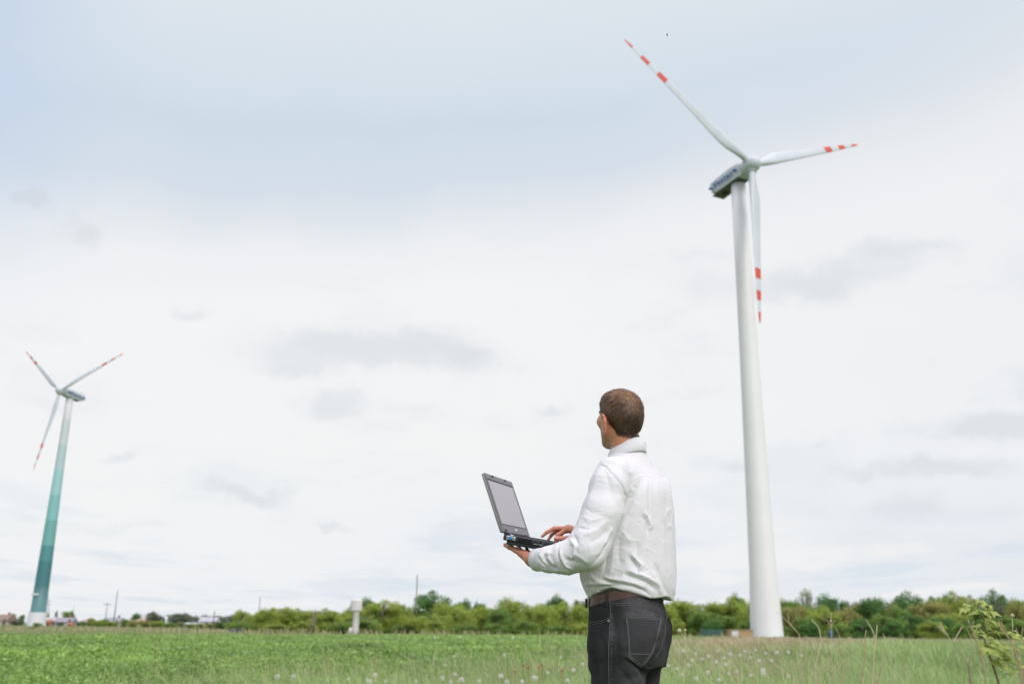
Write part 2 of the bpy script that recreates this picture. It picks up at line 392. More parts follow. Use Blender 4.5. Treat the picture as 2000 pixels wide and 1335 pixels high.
PL = [(-.6, 2.36), (0, 2.32), (3.6, 2.20), (bz(1195)-.02, 2.06), (bz(1195), 1.90), (16, 1.72), (30, 1.45), (45, 1.15), (61.3, .98)]
hubL = np.array([-125.74, 258., 62.93])
turbine(hubL, 245.94, 22.945, 22.75, 6.16, -124.3, 261.1, PL, gb, 'distant wind turbine with green graded tower at the far left')
sg = MB().box((-124.3-.55-.0, 261.1-2.02, bz(1160)+.05), (1.9, .10, .55)); 
lt = [o for o in C.objects if o.name.startswith('wind_turbine')][-1]
sg.build('white_plate', white, lt, org=np.array([-124.3, 261.1, 0]))

# ------------------------------------------------------------------ trees and shrubs
leafm = {'willow': mat('willow_leaves', (.33, .42, .07), rough=.7, var=.30, scale=2.6, trans=.3), 'dark': mat('dark_leaves', (.10, .23, .05), rough=.7, var=.32, scale=2.6, trans=.25),
         'brown': mat('budding_brown_leaves', (.36, .36, .11), rough=.7, var=.25, scale=2.6, trans=.3), 'pale': mat('pale_new_leaves', (.30, .34, .13), rough=.7, var=.2, scale=2.6, trans=.35),
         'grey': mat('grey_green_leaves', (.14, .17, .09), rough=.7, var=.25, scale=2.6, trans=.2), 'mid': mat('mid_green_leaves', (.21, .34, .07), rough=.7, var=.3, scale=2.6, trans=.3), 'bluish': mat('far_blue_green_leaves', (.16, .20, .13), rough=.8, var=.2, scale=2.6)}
bark = mat('bark', (.12, .095, .07), rough=.9, var=.3, scale=6)
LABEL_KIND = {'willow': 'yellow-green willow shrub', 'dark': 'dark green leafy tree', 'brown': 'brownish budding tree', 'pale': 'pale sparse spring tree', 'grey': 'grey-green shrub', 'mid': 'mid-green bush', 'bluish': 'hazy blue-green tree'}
def crown_geo(seed, nc, nl, leaf, low=.0, shape='round', gap=0.):
    r = np.random.default_rng(seed); cs = []; rs = []
    for i in range(nc):
        while True:
            p = r.uniform(-1, 1, 3)
            if p@p < 1: break
        z = p[2]*.5+.5
        env = {'round': 1.0, 'cone': max(.15, 1.05-z), 'tall': .95-.35*abs(z-.4)}[shape]
        cs.append([p[0]*.36*env, p[1]*.36*env, low+(1-low)*(.10+.74*z)]); rs.append(r.uniform(.10, .19)*(1 if shape != 'cone' else .75)*(1.1-.35*z))
    cs = np.array(cs); rs = np.array(rs); pk = r.integers(0, nc, nl)
    d = r.normal(size=(nl, 3)); d /= np.linalg.norm(d, axis=1, keepdims=True)
    rr = rs[pk]*(r.random(nl)**.35)*r.uniform(.85, 1.25, nl); P = cs[pk]+d*rr[:, None]*[1, 1, .95]
    ok = (P[:, 2] > .01) & (vnoise(P, 14, seed) > -.5+gap); P = P[ok]; d = d[ok]; nl = len(P)
    nrm_ = d+r.normal(size=(nl, 3))*.55+[0, 0, .35]; nrm_ /= np.linalg.norm(nrm_, axis=1, keepdims=True)
    a = np.cross(nrm_, r.normal(size=(nl, 3))); a /= np.linalg.norm(a, axis=1, keepdims=True); b = np.cross(nrm_, a)
    s = (leaf*r.uniform(.6, 1.3, nl))[:, None]
    Q = np.stack([P-a*s, P-b*s*.6+a*s*.1, P+a*s, P+b*s*.6-a*s*.1], 1).reshape(-1, 3)
    return Q, np.arange(nl*4).reshape(-1, 4)
def trunk_geo(seed, low):
    r = random.Random(seed); m = MB(); k = r.randint(2, 4) if low < .1 else 1
    for i in range(k):
        x, y = (r.uniform(-.06, .06), r.uniform(-.06, .06)) if k > 1 else (0, 0)
        tx, ty = x+r.uniform(-.08, .08), y+r.uniform(-.08, .08)
        m.tube([(x, y, -.02), ((x+tx)/2, (y+ty)/2, .3), (tx, ty, .75)], [.028, .022, .008], 7)
        for j in range(4):
            z = r.uniform(.22, .55); a = r.uniform(0, 6.28); f = z/.75
            b = np.array([x+(tx-x)*f, y+(ty-y)*f, z]); e = b+np.array([math.cos(a)*.25, math.sin(a)*.25, r.uniform(.12, .3)])
            m.tube([b, (b+e)/2+[0, 0, .02], e], [.013, .009, .003], 5)
    return m
VAR = []
for i, (nc, nl, leaf, low, shp, gap) in enumerate([(44, 9500, .017, -.10, 'round', 0), (40, 9500, .017, -.12, 'round', 0), (44, 9500, .017, -.05, 'round', 0), (36, 7000, .018, .05, 'tall', .06), (40, 4400, .016, .05, 'cone', .1), (30, 3600, .014, .05, 'tall', .22)]):
    Q, Fq = crown_geo(40+i, nc, nl, leaf, low, shp, gap)
    tm = trunk_geo(60+i, low)
    cm = mesh('crown', Q, Fq, leafm['willow']); tk = tm.build('trunk', bark, None, True)
    VAR.append((cm.data, tk.data)); bpy.data.objects.remove(cm); bpy.data.objects.remove(tk)
for dt, _ in VAR: pass
tree_n = 0; TLIST = []
def tree(px, ytop, wpx, kind, Y, var=None, base=None, where='in the hedge line', rs=None, group='trees and shrubs of the hedge line', name=None):
    global tree_n
    r = random.Random(int(px*7+ytop)); gx = at(px, 1235, Y); z0 = float(ground_z(gx[0], Y)) if base is None else base
    top = at(px, ytop, Y)[2]; h = max(top-z0, .4)*1.13; wd = wpx*Y/1900*1.22
    v = var if var is not None else r.choice([0, 1, 2]); loc = (gx[0], Y, z0)
    nm = name or ('shrub' if h < 3.2 or kind in ('willow',) else 'tree')
    root = empty(nm, loc, rz=r.uniform(0, 6.28)); root.scale = (wd, wd, h)
    for nm2, dt, m_ in (('crown', VAR[v][0], leafm[kind]), ('trunk', VAR[v][1], bark)):
        o = bpy.data.objects.new(nm2, dt); C.objects.link(o); o.parent = root
        o.material_slots[0].link = 'OBJECT'; o.material_slots[0].material = m_
    root['category'] = 'shrub' if nm == 'shrub' else 'tree'; root['group'] = group
    root['label'] = (LABEL_KIND[kind]+' '+where)
    tree_n += 1; TLIST.append((px, kind, nm, group, root)); return root
TR = [(708, 1164, 62, 'dark', 150), (842, 1152, 84, 'dark', 150), (905, 1167, 45, 'dark', 155), (937, 1169, 32, 'dark', 158), (1086, 1158, 52, 'dark', 165), (1141, 1161, 44, 'dark', 165), (1447, 1156, 44, 'dark', 160), (1545, 1162, 60, 'mid', 160),
      (1627, 1157, 74, 'dark', 150), (1716, 1157, 78, 'dark', 140), (1782, 1154, 82, 'dark', 150), (1846, 1152, 56, 'dark', 155), (1948, 1151, 66, 'dark', 150), (1990, 1160, 50, 'mid', 155), (1690, 1172, 40, 'grey', 165), (1660, 1172, 50, 'grey', 168),
      (468, 1188, 40, 'willow', 150), (518, 1186, 56, 'willow', 145), (549, 1179, 60, 'willow', 150), (590, 1187, 60, 'willow', 150), (634, 1187, 66, 'willow', 148), (672, 1196, 52, 'willow', 140), (745, 1170, 92, 'willow', 142), (777, 1172, 60, 'willow', 145),
      (713, 1203, 34, 'grey', 128), (815, 1200, 56, 'willow', 126), (872, 1173, 76, 'willow', 138), (900, 1184, 60, 'willow', 132), (935, 1181, 66, 'willow', 140), (860, 1195, 50, 'willow', 128), (965, 1190, 44, 'mid', 138),
      (1003, 1164, 84, 'willow', 142), (975, 1182, 56, 'mid', 136), (1040, 1178, 62, 'willow', 135), (1062, 1180, 60, 'willow', 130), (1100, 1174, 78, 'willow', 135), (1142, 1178, 66, 'willow', 130), (1180, 1176, 70, 'willow', 138), (1230, 1172, 80, 'willow', 140), (1275, 1172, 70, 'willow', 138),
      (1336, 1164, 96, 'willow', 135), (1392, 1168, 76, 'willow', 138), (1438, 1163, 74, 'willow', 138), (1300, 1176, 60, 'willow', 132), (1375, 1185, 64, 'mid', 130), (1420, 1196, 56, 'mid', 127), (1480, 1168, 60, 'willow', 140), (1452, 1212, 44, 'willow', 126),
      (1578, 1150, 52, 'pale', 150), (1560, 1176, 66, 'brown', 142), (1604, 1180, 60, 'willow', 140), (1612, 1190, 76, 'willow', 132), (1655, 1184, 62, 'brown', 136), (1682, 1174, 60, 'brown', 142), (1572, 1200, 50, 'mid', 130), (1690, 1202, 60, 'dark', 130),
      (1746, 1176, 44, 'brown', 138), (1765, 1180, 54, 'mid', 134), (1722, 1196, 54, 'mid', 128), (1778, 1196, 66, 'dark', 128), (1822, 1165, 84, 'brown', 136), (1868, 1154, 76, 'willow', 138), (1905, 1160, 44, 'brown', 142), (1862, 1190, 80, 'willow', 130),
      (1835, 1200, 60, 'dark', 127), (1922, 1178, 56, 'mid', 136), (1962, 1172, 60, 'grey', 136), (1992, 1170, 50, 'brown', 132), (1905, 1205, 60, 'dark', 127), (1965, 1200, 70, 'mid', 128), (2030, 1165, 60, 'willow', 135), (2080, 1160, 80, 'dark', 140), (1745, 1210, 40, 'dark', 125)]
for t_ in TR:
    v = {'pale': 5, 'dark': None, 'grey': 3}.get(t_[3], None); tree(*t_, var=v)
rr = random.Random(3)
for i in range(26):        # low growth at the foot of the hedge line
    px = 475+i*61+rr.uniform(-12, 12)
    tree(px, 1212+rr.uniform(-6, 5), rr.uniform(44, 64), rr.choice(['mid', 'willow', 'dark', 'mid']), rr.uniform(121, 127), var=rr.choice([0, 1]), name='shrub', where='low at the foot of the hedge line', group='low bushes at the foot of the hedge line')
tree(1520, 1190, 40, 'mid', 150)
for i in range(40):        # a second rank closing the hedge line from behind
    px = 500+i*39+rr.uniform(-9, 9)
    tree(px, (1190 if px < 690 else 1182)+rr.uniform(-5, 6), rr.uniform(56, 76), rr.choice(['mid', 'willow', 'willow', 'mid']), rr.uniform(148, 158), var=rr.choice([0, 1, 2]), name='shrub', where='in the rear rank', group='shrubs of the rear rank of the hedge')
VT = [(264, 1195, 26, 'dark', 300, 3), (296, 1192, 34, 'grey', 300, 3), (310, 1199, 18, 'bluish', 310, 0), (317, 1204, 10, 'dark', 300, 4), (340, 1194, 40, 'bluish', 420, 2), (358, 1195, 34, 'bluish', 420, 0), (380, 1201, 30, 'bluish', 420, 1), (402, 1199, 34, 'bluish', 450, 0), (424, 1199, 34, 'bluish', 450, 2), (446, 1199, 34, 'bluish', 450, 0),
      (105, 1189, 12, 'grey', 420, 4), (128, 1189, 26, 'mid', 380, 2), (138, 1194, 12, 'bluish', 380, 4), (20, 1196, 16, 'grey', 380, 3), (38, 1198, 14, 'dark', 380, 0), (84, 1193, 16, 'brown', 400, 1), (28, 1211, 26, 'grey', 300, 0),
      (174, 1205, 20, 'brown', 330, 1), (188, 1209, 26, 'willow', 270, 0), (203, 1207, 22, 'mid', 280, 1), (218, 1211, 24, 'willow', 265, 2), (243, 1207, 22, 'mid', 262, 0), (258, 1210, 26, 'brown', 258, 1), (283, 1209, 34, 'brown', 255, 2), (305, 1211, 36, 'willow', 250, 0),
      (330, 1214, 34, 'mid', 245, 1), (352, 1213, 30, 'pale', 232, 5), (370, 1216, 26, 'willow', 235, 0), (392, 1216, 26, 'willow', 225, 1), (413, 1215, 24, 'brown', 215, 2), (428, 1212, 30, 'dark', 200, 0), (450, 1213, 30, 'mid', 190, 1), (160, 1211, 18, 'mid', 290, 2), (114, 1214, 16, 'grey', 290, 1), (150, 1214, 10, 'dark', 285, 4), (490, 1200, 30, 'willow', 170, 1), (505, 1204, 30, 'mid', 165, 1)]
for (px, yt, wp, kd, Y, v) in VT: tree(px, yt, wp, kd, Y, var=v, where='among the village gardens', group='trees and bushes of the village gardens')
b_ = tree(71, 1214, 22, 'mid', 150, var=0, name='shrub'); b_['label'] = 'lone round green bush in front of the base of the distant turbine'; del b_['group']

# ------------------------------------------------------------------ village, sheds, poles
def house(px, ytop, wpx, Y, wall, roof, label, eave=.5, depth=6., chim=False, name='house', shed=False):
    c = at(px, 1225, Y); top = at(px, ytop, Y)[2]; w_ = wpx*Y/1900; he = max(top*eave, 1.2)
    root = empty(name, (c[0], Y, 0), label, 'shed' if shed else 'house', None, rz=-.25+.1*(px % 5))
    wm = mat('house_wall', wall, rough=.85, var=.1, scale=1.5); rm = mat('house_roof', roof, rough=.8, var=.12, scale=1.)
    MB().box((0, 0, he/2), (w_, depth, he)).build('wall', wm, root)
    V_ = [(-w_/2-.3, -depth/2-.4, he-.12), (w_/2+.3, -depth/2-.4, he-.12), (w_/2+.3, depth/2+.4, he-.12), (-w_/2-.3, depth/2+.4, he-.12), (-w_/2-.3, 0, top), (w_/2+.3, 0, top)]
    rf = MB().add(V_, [(0, 1, 5, 4), (2, 3, 4, 5), (0, 4, 3), (1, 2, 5), (3, 2, 1, 0)]).build('roof', rm, root)
    if chim: MB().box((w_*.22, .5, top+.1), (.6, .6, 1.2)).build('chimney', mat('brick', (.28, .14, .1), rough=.9), rf)
    wd_ = mat('window_glass', (.05, .06, .08), rough=.15)
    k = 1 if w_ < 6 else 3
    for i in range(k):
        x = (i-(k-1)/2)*w_/(k+.3); f = MB().box((x, -depth/2-.03, he*.55), (1.2, .08, 1.2)).build('window', white, root); MB().box((x, -depth/2-.08, he*.55), (.96, .04, .96)).build('pane', wd_, f)
    if not shed: MB().box((w_*.42, -depth/2-.03, 1.0), (.9, .07, 2.0)).build('door', mat('door_paint', (.12, .08, .05), rough=.6), root)
    return root
house(6, 1199, 30, 330, (.45, .42, .36), (.26, .19, .15), 'brown roofed house at the left edge of the picture', .45, chim=True)
house(92, 1204, 34, 330, (.45, .45, .52), (.46, .46, .46), 'low house with whitish roof just right of the green turbine', .55)
house(128, 1205, 30, 330, (.40, .42, .50), (.30, .28, .31), 'long grey roofed house with chimney right of the whitish roof', .5, chim=True)
house(172, 1209, 22, 340, (.46, .40, .40), (.36, .28, .28), 'small pinkish roofed house half hidden by bushes', .5)
house(222, 1205, 30, 340, (.50, .44, .44), (.30, .30, .34), 'grey roofed house below the tall thin mast', .5, chim=True)
house(272, 1206, 26, 300, (.45, .38, .35), (.50, .34, .28), 'house with salmon roof under a dark tree', .55)
house(255, 1214, 18, 290, (.50, .42, .40), (.40, .36, .36), 'small pink walled outbuilding behind olive bushes', .7, shed=True, name='shed')
house(408, 1204, 30, 300, (.55, .48, .42), (.42, .43, .47), 'building with wide white roof left of the dark round bush', .6)
house(378, 1215, 24, 290, (.40, .45, .50), (.52, .60, .66), 'low pale blue roofed shed in front of the white roof', .6, shed=True, name='shed')
orm = mat('orange_sheet', (.42, .17, .08), rough=.7, var=.1)
for px, y, lab in ((95, 1216, 'small orange roofed kiosk beside the whitish house'), (138, 1222, 'small orange red cabin below the grey roofed house')):
    c = at(px, y, 300); t = empty('garden_cabin', (c[0], 300, 0), lab, 'cabin'); hz = c[2]+.7
    MB().box((0, 0, hz*.4), (1.6, 1.2, hz*.8)).build('wall', orm, t)
    MB().add([(-1, -.8, hz*.8), (1, -.8, hz*.8), (1, .8, hz*.8), (-1, .8, hz*.8), (-1, 0, hz+.3), (1, 0, hz+.3)], [(0, 1, 5, 4), (2, 3, 4, 5), (0, 4, 3), (1, 2, 5), (3, 2, 1, 0)]).build('roof', orm, t)
    MB().box((0, -.62, hz*.3), (.5, .06, hz*.55)).build('door', darkp, t)
# orange and white shed beside the big tower
c = at(1445, 1242, 116); top = at(1445, 1229.5, 116)[2]; t = empty('site_shed', (c[0], 116, 0), 'low ochre shed with white door beside the big turbine tower', 'shed')
ochre = mat('ochre_paint', (.42, .29, .15), rough=.7, var=.08)
MB().box((0, 0, top/2), (2.7, 2.0, top), None, .02).build('wall', ochre, t); MB().box((0, 0, top+.03), (2.9, 2.2, .07)).build('roof', mat('shed_roof', (.45, .33, .22)), t)
dr_ = MB().box((-.75, -1.03, top*.46), (.75, .06, top*.88)).build('door', mat('white_door', (.62, .62, .66), rough=.5), t); MB().box((-.47, -1.08, top*.5), (.04, .05, .14)).build('handle', darkp, dr_)
# green fence
gfm = mat('green_fence_paint', (.05, .13, .12), rough=.5); c = at(1370, 1242, 118); t = empty('metal_fence', (c[0], 118, 0), 'short green slatted metal fence left of the ochre shed', 'fence')
hz = at(1370, 1227.5, 118)[2]
sl_ = MB()
for i in range(22): sl_.box((i*.125, 0, hz/2+.03), (.07, .03, hz-.06))
sl_.build('slat_panel', gfm, t)
rl = MB()
for z_ in (.25, hz-.2): rl.box((1.3, .03, z_), (2.8, .03, .05))
rl.build('rail', gfm, t)
for x in (-.08, 1.3, 2.72): MB().box((x, .06, hz/2+.03), (.07, .07, hz+.06)).build('post', gfm, t)
# blue tubs by the hedge
blm = mat('blue_plastic_tub', (.04, .09, .15), rough=.4)
for px, lab in ((455, 'left one of two blue tubs at the hedge line'), (470, 'right one of two blue tubs at the hedge line')):
    c = at(px, 1233, 120); top = at(px, 1228, 120)[2]; t = empty('blue_tub', (c[0], 120, 0), lab, 'tub')
    MB().lathe([(.36, 0), (.42, .1), (.44, top*.5), (.42, top-.06)], (0, 0, 0), 20).build('body', blm, t, True); MB().lathe([(.46, top-.06), (.46, top), (.40, top+.02)], (0, 0, 0), 20).build('rim', blm, t, True)
c = at(1622, 1240, 114); top = at(1622, 1230, 114)[2]; t = empty('blue_tub', (c[0], 114, 0), 'blue drum behind dry stalks right of the big tower', 'drum')
MB().lathe([(.30, 0), (.31, top*.3), (.33, top*.33), (.31, top*.36), (.31, top*.66), (.33, top*.69), (.31, top*.72), (.30, top)], (0, 0, 0), 20).build('body', blm, t, True); MB().lathe([(.20, top+.002), (.20, top+.03), (.1, top+.03)], (0, 0, 0), 16).build('lid', blm, t)
# water tower
conc = mat('pale_concrete', (.64, .61, .60), rough=.85, var=.10, scale=1.5, bump=.2)
Yw = 112; c = at(693, 1239, Yw); t = empty('water_tower', (c[0], Yw, 0), 'slim pale concrete water tower with wide tank in front of the hedge line', 'water tower')
zt = at(700, 1170, Yw)[2]; zb_ = at(700, 1193, Yw)[2]; px2m = Yw/1900
MB().lathe([(5.9*px2m, -.2), (5.6*px2m, .6), (5.6*px2m, zb_-.22), (8.5*px2m, zb_)], (0, 0, 0), 20).build('shaft', conc, t, True)
MB().lathe([(9.4*px2m, zb_), (11.2*px2m, zb_+.08), (11.2*px2m, zt-.14), (10.6*px2m, zt-.08), (9.6*px2m, zt), (2*px2m, zt+.05)], (0, 0, 0), 12).build('tank', conc, t)
MB().tube([(-.55, -.1, 0), (-.50, -.1, .55), (-.35, -.1, .7)], [.26, .24, .2], 12).build('foot_block', conc, t, True)
MB().tube([(6.6*px2m, -.1, .3), (6.6*px2m, -.1, zt)], .03, 6).build('pipe', conc, t)
MB().tube([(-10*px2m, -.1, zb_+.25), (-13.5*px2m, -.1, zb_+.2)], .05, 6).build('outlet_pipe', conc, t)
# poles
wood = mat('weathered_pole_wood', (.20, .15, .12), rough=.9, var=.2, scale=3); steel = mat('grey_mast_steel', (.25, .27, .30), rough=.6)
def pole(px, ytop, ybase, Y, r, label, m_=wood, cross=True, strut=False):
    c = at(px, ybase, Y); top = at(px, ytop, Y)[2]; t = empty('utility_pole', (c[0], Y, 0), label, 'pole')
    MB().tube([(0, 0, -.2), (0, 0, top)], [r, r*.7], 10).build('shaft', m_, t, True)
    if cross:
        MB().box((0, 0, top-.35), (r*14, r*1.2, r*1.2)).build('crossarm', m_, t)
        for s in (-1, 0, 1): MB().lathe([(r*.35, 0), (r*.5, r*.6), (r*.35, r*1.2), (r*.2, r*1.6)], (s*r*6, 0, top-.35+r*.6 if s else top), 8).build('insulator', white, t, True)
    if strut: MB().tube([(-1.0, .2, -.2), (-.05, 0, top*.82)], [r*.9, r*.7], 8).build('strut', m_, t, True)
    return t
pole(812, 1122, 1205, 135, .10, 'tall brown wooden pole rising above the dark round tree', cross=False)
pole(613, 1190, 1238, 118, .11, 'short A-braced wooden pole in front of the willows', strut=True)
pole(504, 1165, 1215, 170, .10, 'thin grey pole left of the bushy hedge', steel, False)
pole(415, 1192, 1235, 150, .10, 'weathered pole in front of the dark round bush', cross=False)
pole(385, 1213, 1236, 140, .12, 'short pale post at the edge of the village bushes', wood, False)
pole(205, 1177, 1215, 300, .16, 'shorter of two masts above the village, with a lamp head', steel)
pole(222, 1152, 1215, 300, .20, 'taller of two thin masts above the village', steel, False)
pole(141, 1181, 1205, 380, .10, 'faint thin mast above the village trees', steel, False)
# lattice pylon
c = at(83, 1222, 420); top = at(83, 1155, 420)[2]; t = empty('pylon', (c[0], 420, 0), 'grey lattice pylon just right of the green turbine tower', 'pylon')
m_ = MB(); zz = np.linspace(0, top, 11); wd_ = lambda z: 1.9*(1-z/top)+.12
for sx_ in (-1, 1):
    for sy_ in (-1, 1): m_.tube([(sx_*wd_(z), sy_*wd_(z), z) for z in zz], .10, 4)
for i in range(10):
    for sy_ in (-1, 1):
        m_.tube([(-wd_(zz[i]), sy_*wd_(zz[i]), zz[i]), (wd_(zz[i+1]), sy_*wd_(zz[i+1]), zz[i+1])], .06, 4); m_.tube([(wd_(zz[i]), sy_*wd_(zz[i]), zz[i]), (-wd_(zz[i+1]), sy_*wd_(zz[i+1]), zz[i+1])], .06, 4)
m_.build('lattice', steel, t)
for z in (top*.62, top*.72): MB().box((0, 0, z), (4.2, .22, .22)).build('crossarm', steel, t)
# ------------------------------------------------------------------ crop, grass and flowers
def far_y(x): return np.minimum(116, 116+1.75*x)+1.5*np.sin(x*.5)
def edge_x(y): return np.where(np.asarray(y) < 9, -.244*np.asarray(y), -4.3+.235*np.asarray(y)-.5*np.sin((np.asarray(y)-9)*.3))       # crop to the left of this line, grass to the right
def blades_mesh(name, P, h, w_, lean, colr, m_, stuff=True, label=None, cat=None):
    n = len(P); a = RNG.uniform(0, 2*np.pi, n); side = np.stack([np.cos(a), np.sin(a), 0*a], 1); ld = lean
    ts = [0, .45, .8, 1.]; ws = [1, .85, .5, .04]; V = []
    for t, ww in zip(ts, ws):
        c_ = P+np.stack([0*h, 0*h, h*t*(1-.12*t)], 1)+ld*(t**2)[..., None] if False else P+np.c_[np.zeros((n, 2)), h*t]+ld*(t*t)
        V += [c_-side*(w_*ww)[:, None], c_+side*(w_*ww)[:, None]]
    V = np.stack(V, 1).reshape(-1, 3); b = np.arange(n)*8
    F = np.concatenate([np.stack([b+2*j, b+2*j+1, b+2*j+3, b+2*j+2], 1) for j in range(3)])
    o = mesh(name, V, F, m_, col=np.repeat(colr, 8, axis=0)); tag(o, label, cat, kind='stuff'); return o
def sample(n, ymin, ymax, pw=1.):
    # density falling with distance, over the wedge the camera could see (and a margin)
    y = np.exp(RNG.uniform(np.log(ymin), np.log(ymax), n)); x = RNG.uniform(-.66, .66, n)*(y+1.5); return x, y
leafc = mat('crop_leaf', rough=.42, var=.15, scale=.9, attr=True, trans=.38)
grassc = mat('grass_blade', rough=.55, var=.12, scale=.8, attr=True, trans=.34)
# crop leaves: size grows with distance so that every patch is covered
def crop(n, y0, y1):
    x, y = sample(n, y0, y1); k = (x < edge_x(y)+RNG.normal(0, .5, n)) & (y < far_y(x)+RNG.normal(0, .8, n)); x, y = x[k], y[k]; n = len(x)
    P2 = np.stack([x, y, 0*x], 1); hc = .31+.40*fbm(P2, .8, 3, 2)*np.clip(18/(y+1), .2, 1)+.10*vnoise(P2, 3.1, 6)*np.clip(20/y, .2, 1)
    hc = hc*np.clip((far_y(x)+2-y)/10, .3, 1); s = np.maximum(.019, .0022*y)*RNG.uniform(.6, 1.35, n)
    z = ground_z(x, y)+np.maximum(hc*(1-.55*RNG.random(n)**1.6)-np.maximum(s-.03, 0)*.6, .02); P = np.stack([x, y, z], 1)
    nn = RNG.normal(size=(n, 3))*.62*np.minimum(1, .05/s)[:, None]**.6+[0, -.1, .75]; nn /= np.linalg.norm(nn, axis=1, keepdims=True)
    a = np.cross(nn, RNG.normal(size=(n, 3))); a /= np.linalg.norm(a, axis=1, keepdims=True); b = np.cross(nn, a)
    S = s[:, None]; V = np.stack([P-a*S, P-b*S*.55, P+a*S*1.1, P+b*S*.55], 1).reshape(-1, 3)
    v = RNG.random(n)[:, None]; pn = np.clip(.5+1.5*fbm(P2, .35, 3, 9), 0, 1)[:, None]
    c_ = np.array([.15, .28, .05])*(1-v)+np.array([.34, .50, .12])*v; c_ = c_*(.85+.35*pn); c_[:, 2] += .03*(1-pn[:, 0])*v[:, 0]
    return V, np.repeat(c_, 4, axis=0)
V1, c1 = crop(330000, 5., 26.); V2, c2 = crop(420000, 24., 116.)
V = np.vstack([V1, V2]); tag(mesh('crop_leaves', V, np.arange(len(V)).reshape(-1, 4), leafc, col=np.vstack([c1, c2])), 'leafy green crop covering the field on the left and middle', 'crop', kind='stuff')
# grass on the right and in the verge
def grass(n, y0, y1, name, region, hmin, hmax, c_a, c_b, wscale=1., lean=.16, label=None, cat='grass', yb=1., m_=None):
    x, y = sample(n, y0, y1); k = region(x, y); x, y = x[k], y[k]; n = len(x)
    P = np.stack([x, y, ground_z(x, y)], 1); hv = np.clip(.5+1.4*fbm(P*[1, 1, 0], .8, 2, 5), 0, 1)
    h = (hmin+(hmax-hmin)*RNG.random(n)**1.5)*(.55+.85*hv); w_ = np.maximum(.0022, .00050*y)*RNG.uniform(.6, 1.3, n)*wscale
    ld = np.stack([RNG.normal(-.35, .8, n), RNG.normal(0, .6, n), -RNG.random(n)*.25], 1)*(lean*h/.5)[:, None]*RNG.uniform(.3, 2., n)[:, None]
    v = RNG.random(n)[:, None]; pn = np.clip(.5+1.5*fbm(P*[1, 1, 0], .4, 3, 7), 0, 1)[:, None]
    cc = (np.array(c_a)*(1-v)+np.array(c_b)*v)*(.85+.3*pn)
    return blades_mesh(name, P, h, w_, ld, cc, m_ or grassc, label=label, cat=cat)
GR = lambda x, y: x > edge_x(y)+RNG.normal(0, .5, len(x))
grass(210000, 3.0, 40., 'tall_grass', GR, .26, .50, (.20, .33, .10), (.49, .60, .27), label='tall blue-green grass filling the lower right', lean=.22)
grass(110000, 38., 118., 'far_grass', GR, .16, .30, (.25, .36, .11), (.48, .58, .26), label='paler grass further off towards the right hand trees')
def straw_reg(x, y):
    cx = 1000+1856*x/y; d = np.exp(-((cx-1440-80*np.sin(y*.2))/170)**2); return (x > edge_x(y)) & (RNG.random(len(x)) < d*np.clip((y-9)/14, 0, 1)+.015)
grass(120000, 9, 80., 'dry_grass', straw_reg, .30, .50, (.42, .32, .20), (.66, .56, .40), 1.2, label='straw coloured dry grass between the man and the big turbine')
grass(60000, 60, 119., 'dry_grass_band', lambda x, y: (1000+1856*x/y > 1400) & (RNG.random(len(x)) < np.clip((y-85)/25, 0, 1)), .16, .36, (.46, .33, .25), (.64, .50, .39), 1.2, label='reddish dry grass band round the foot of the big turbine')
grass(16000, 80, 121., 'hedge_foot_grass', lambda x, y: (x < edge_x(y)+4) & (RNG.random(len(x)) < np.clip((y-108)/12, 0, 1)*.8), .4, .75, (.34, .30, .15), (.50, .42, .26), 1.2, label='tawny grass along the foot of the hedge line')
verge = lambda x, y: (y > 7.5) & (np.abs(x-edge_x(y)-.4) < 1.7) & (RNG.random(len(x)) < .30)
grass(90000, 7, 34., 'verge_grass', verge, .36, .60, (.22, .30, .11), (.46, .46, .26), .9, label='mixed green and straw grass of the verge in front of the crop')
grass(7000, 9, 60., 'crop_grass', lambda x, y: (x < edge_x(y)) & (vnoise(np.stack([x, y, 0*x], 1), .45, 8) > .08), .40, .58, (.16, .27, .07), (.28, .38, .13), .9, label='loose grass stems standing in the crop')
grass(60000, 48, 300., 'meadow_grass', lambda x, y: (x < -.2*y) & (y > 116+1.75*x+5.5), .10, .2, (.24, .30, .12), (.36, .38, .20), 1.6, label='short pale meadow before the village')
# dandelion clocks
fluff = mat('dandelion_fluff', (.78, .76, .72), rough=.9, var=.05, trans=.3); stemm = mat('pale_green_stem', (.22, .26, .10), rough=.6); corem = mat('seed_core', (.30, .24, .17), rough=.8)
V = []; F = []; r_ = np.random.default_rng(2); n = 150
for i in range(n):
    u = 1-2*(i+.5)/n; a = i*2.39996; d = np.array([math.sqrt(1-u*u)*math.cos(a), math.sqrt(1-u*u)*math.sin(a), u])
    e1_ = unit(np.cross(d, [.3, .2, .9])); e2_ = np.cross(d, e1_); tip = d*.022; b = len(V)
    V += [d*.004-e1_*.0002, d*.004+e1_*.0002, tip+e1_*.0002, tip-e1_*.0002]; F.append((b, b+1, b+2, b+3))
    for k in range(6):
        q = k*math.pi/3; dr_ = e1_*math.cos(q)+e2_*math.sin(q); pr_ = np.cross(d, dr_); b = len(V)
        V += [tip-pr_*.0004, tip+pr_*.0004, tip+dr_*.0050+d*.0035+pr_*.0007, tip+dr_*.0050+d*.0035-pr_*.0007]; F.append((b, b+1, b+2, b+3))
hd_me = mesh('seed_head', V, F, fluff); core_me = MB().lathe([(.001, -.005), (.004, -.003), (.0045, 0), (.003, .004), (.001, .005)], (0, 0, 0), 10).build('seed_core', corem, None, True)
st_me = MB().tube([(0, 0, 0), (.006, .004, -.25), (-.004, .0, -.55)], [.0022, .0026, .003], 6).build('stem', stemm, None, True)
dd_ = (hd_me.data, core_me.data, st_me.data)
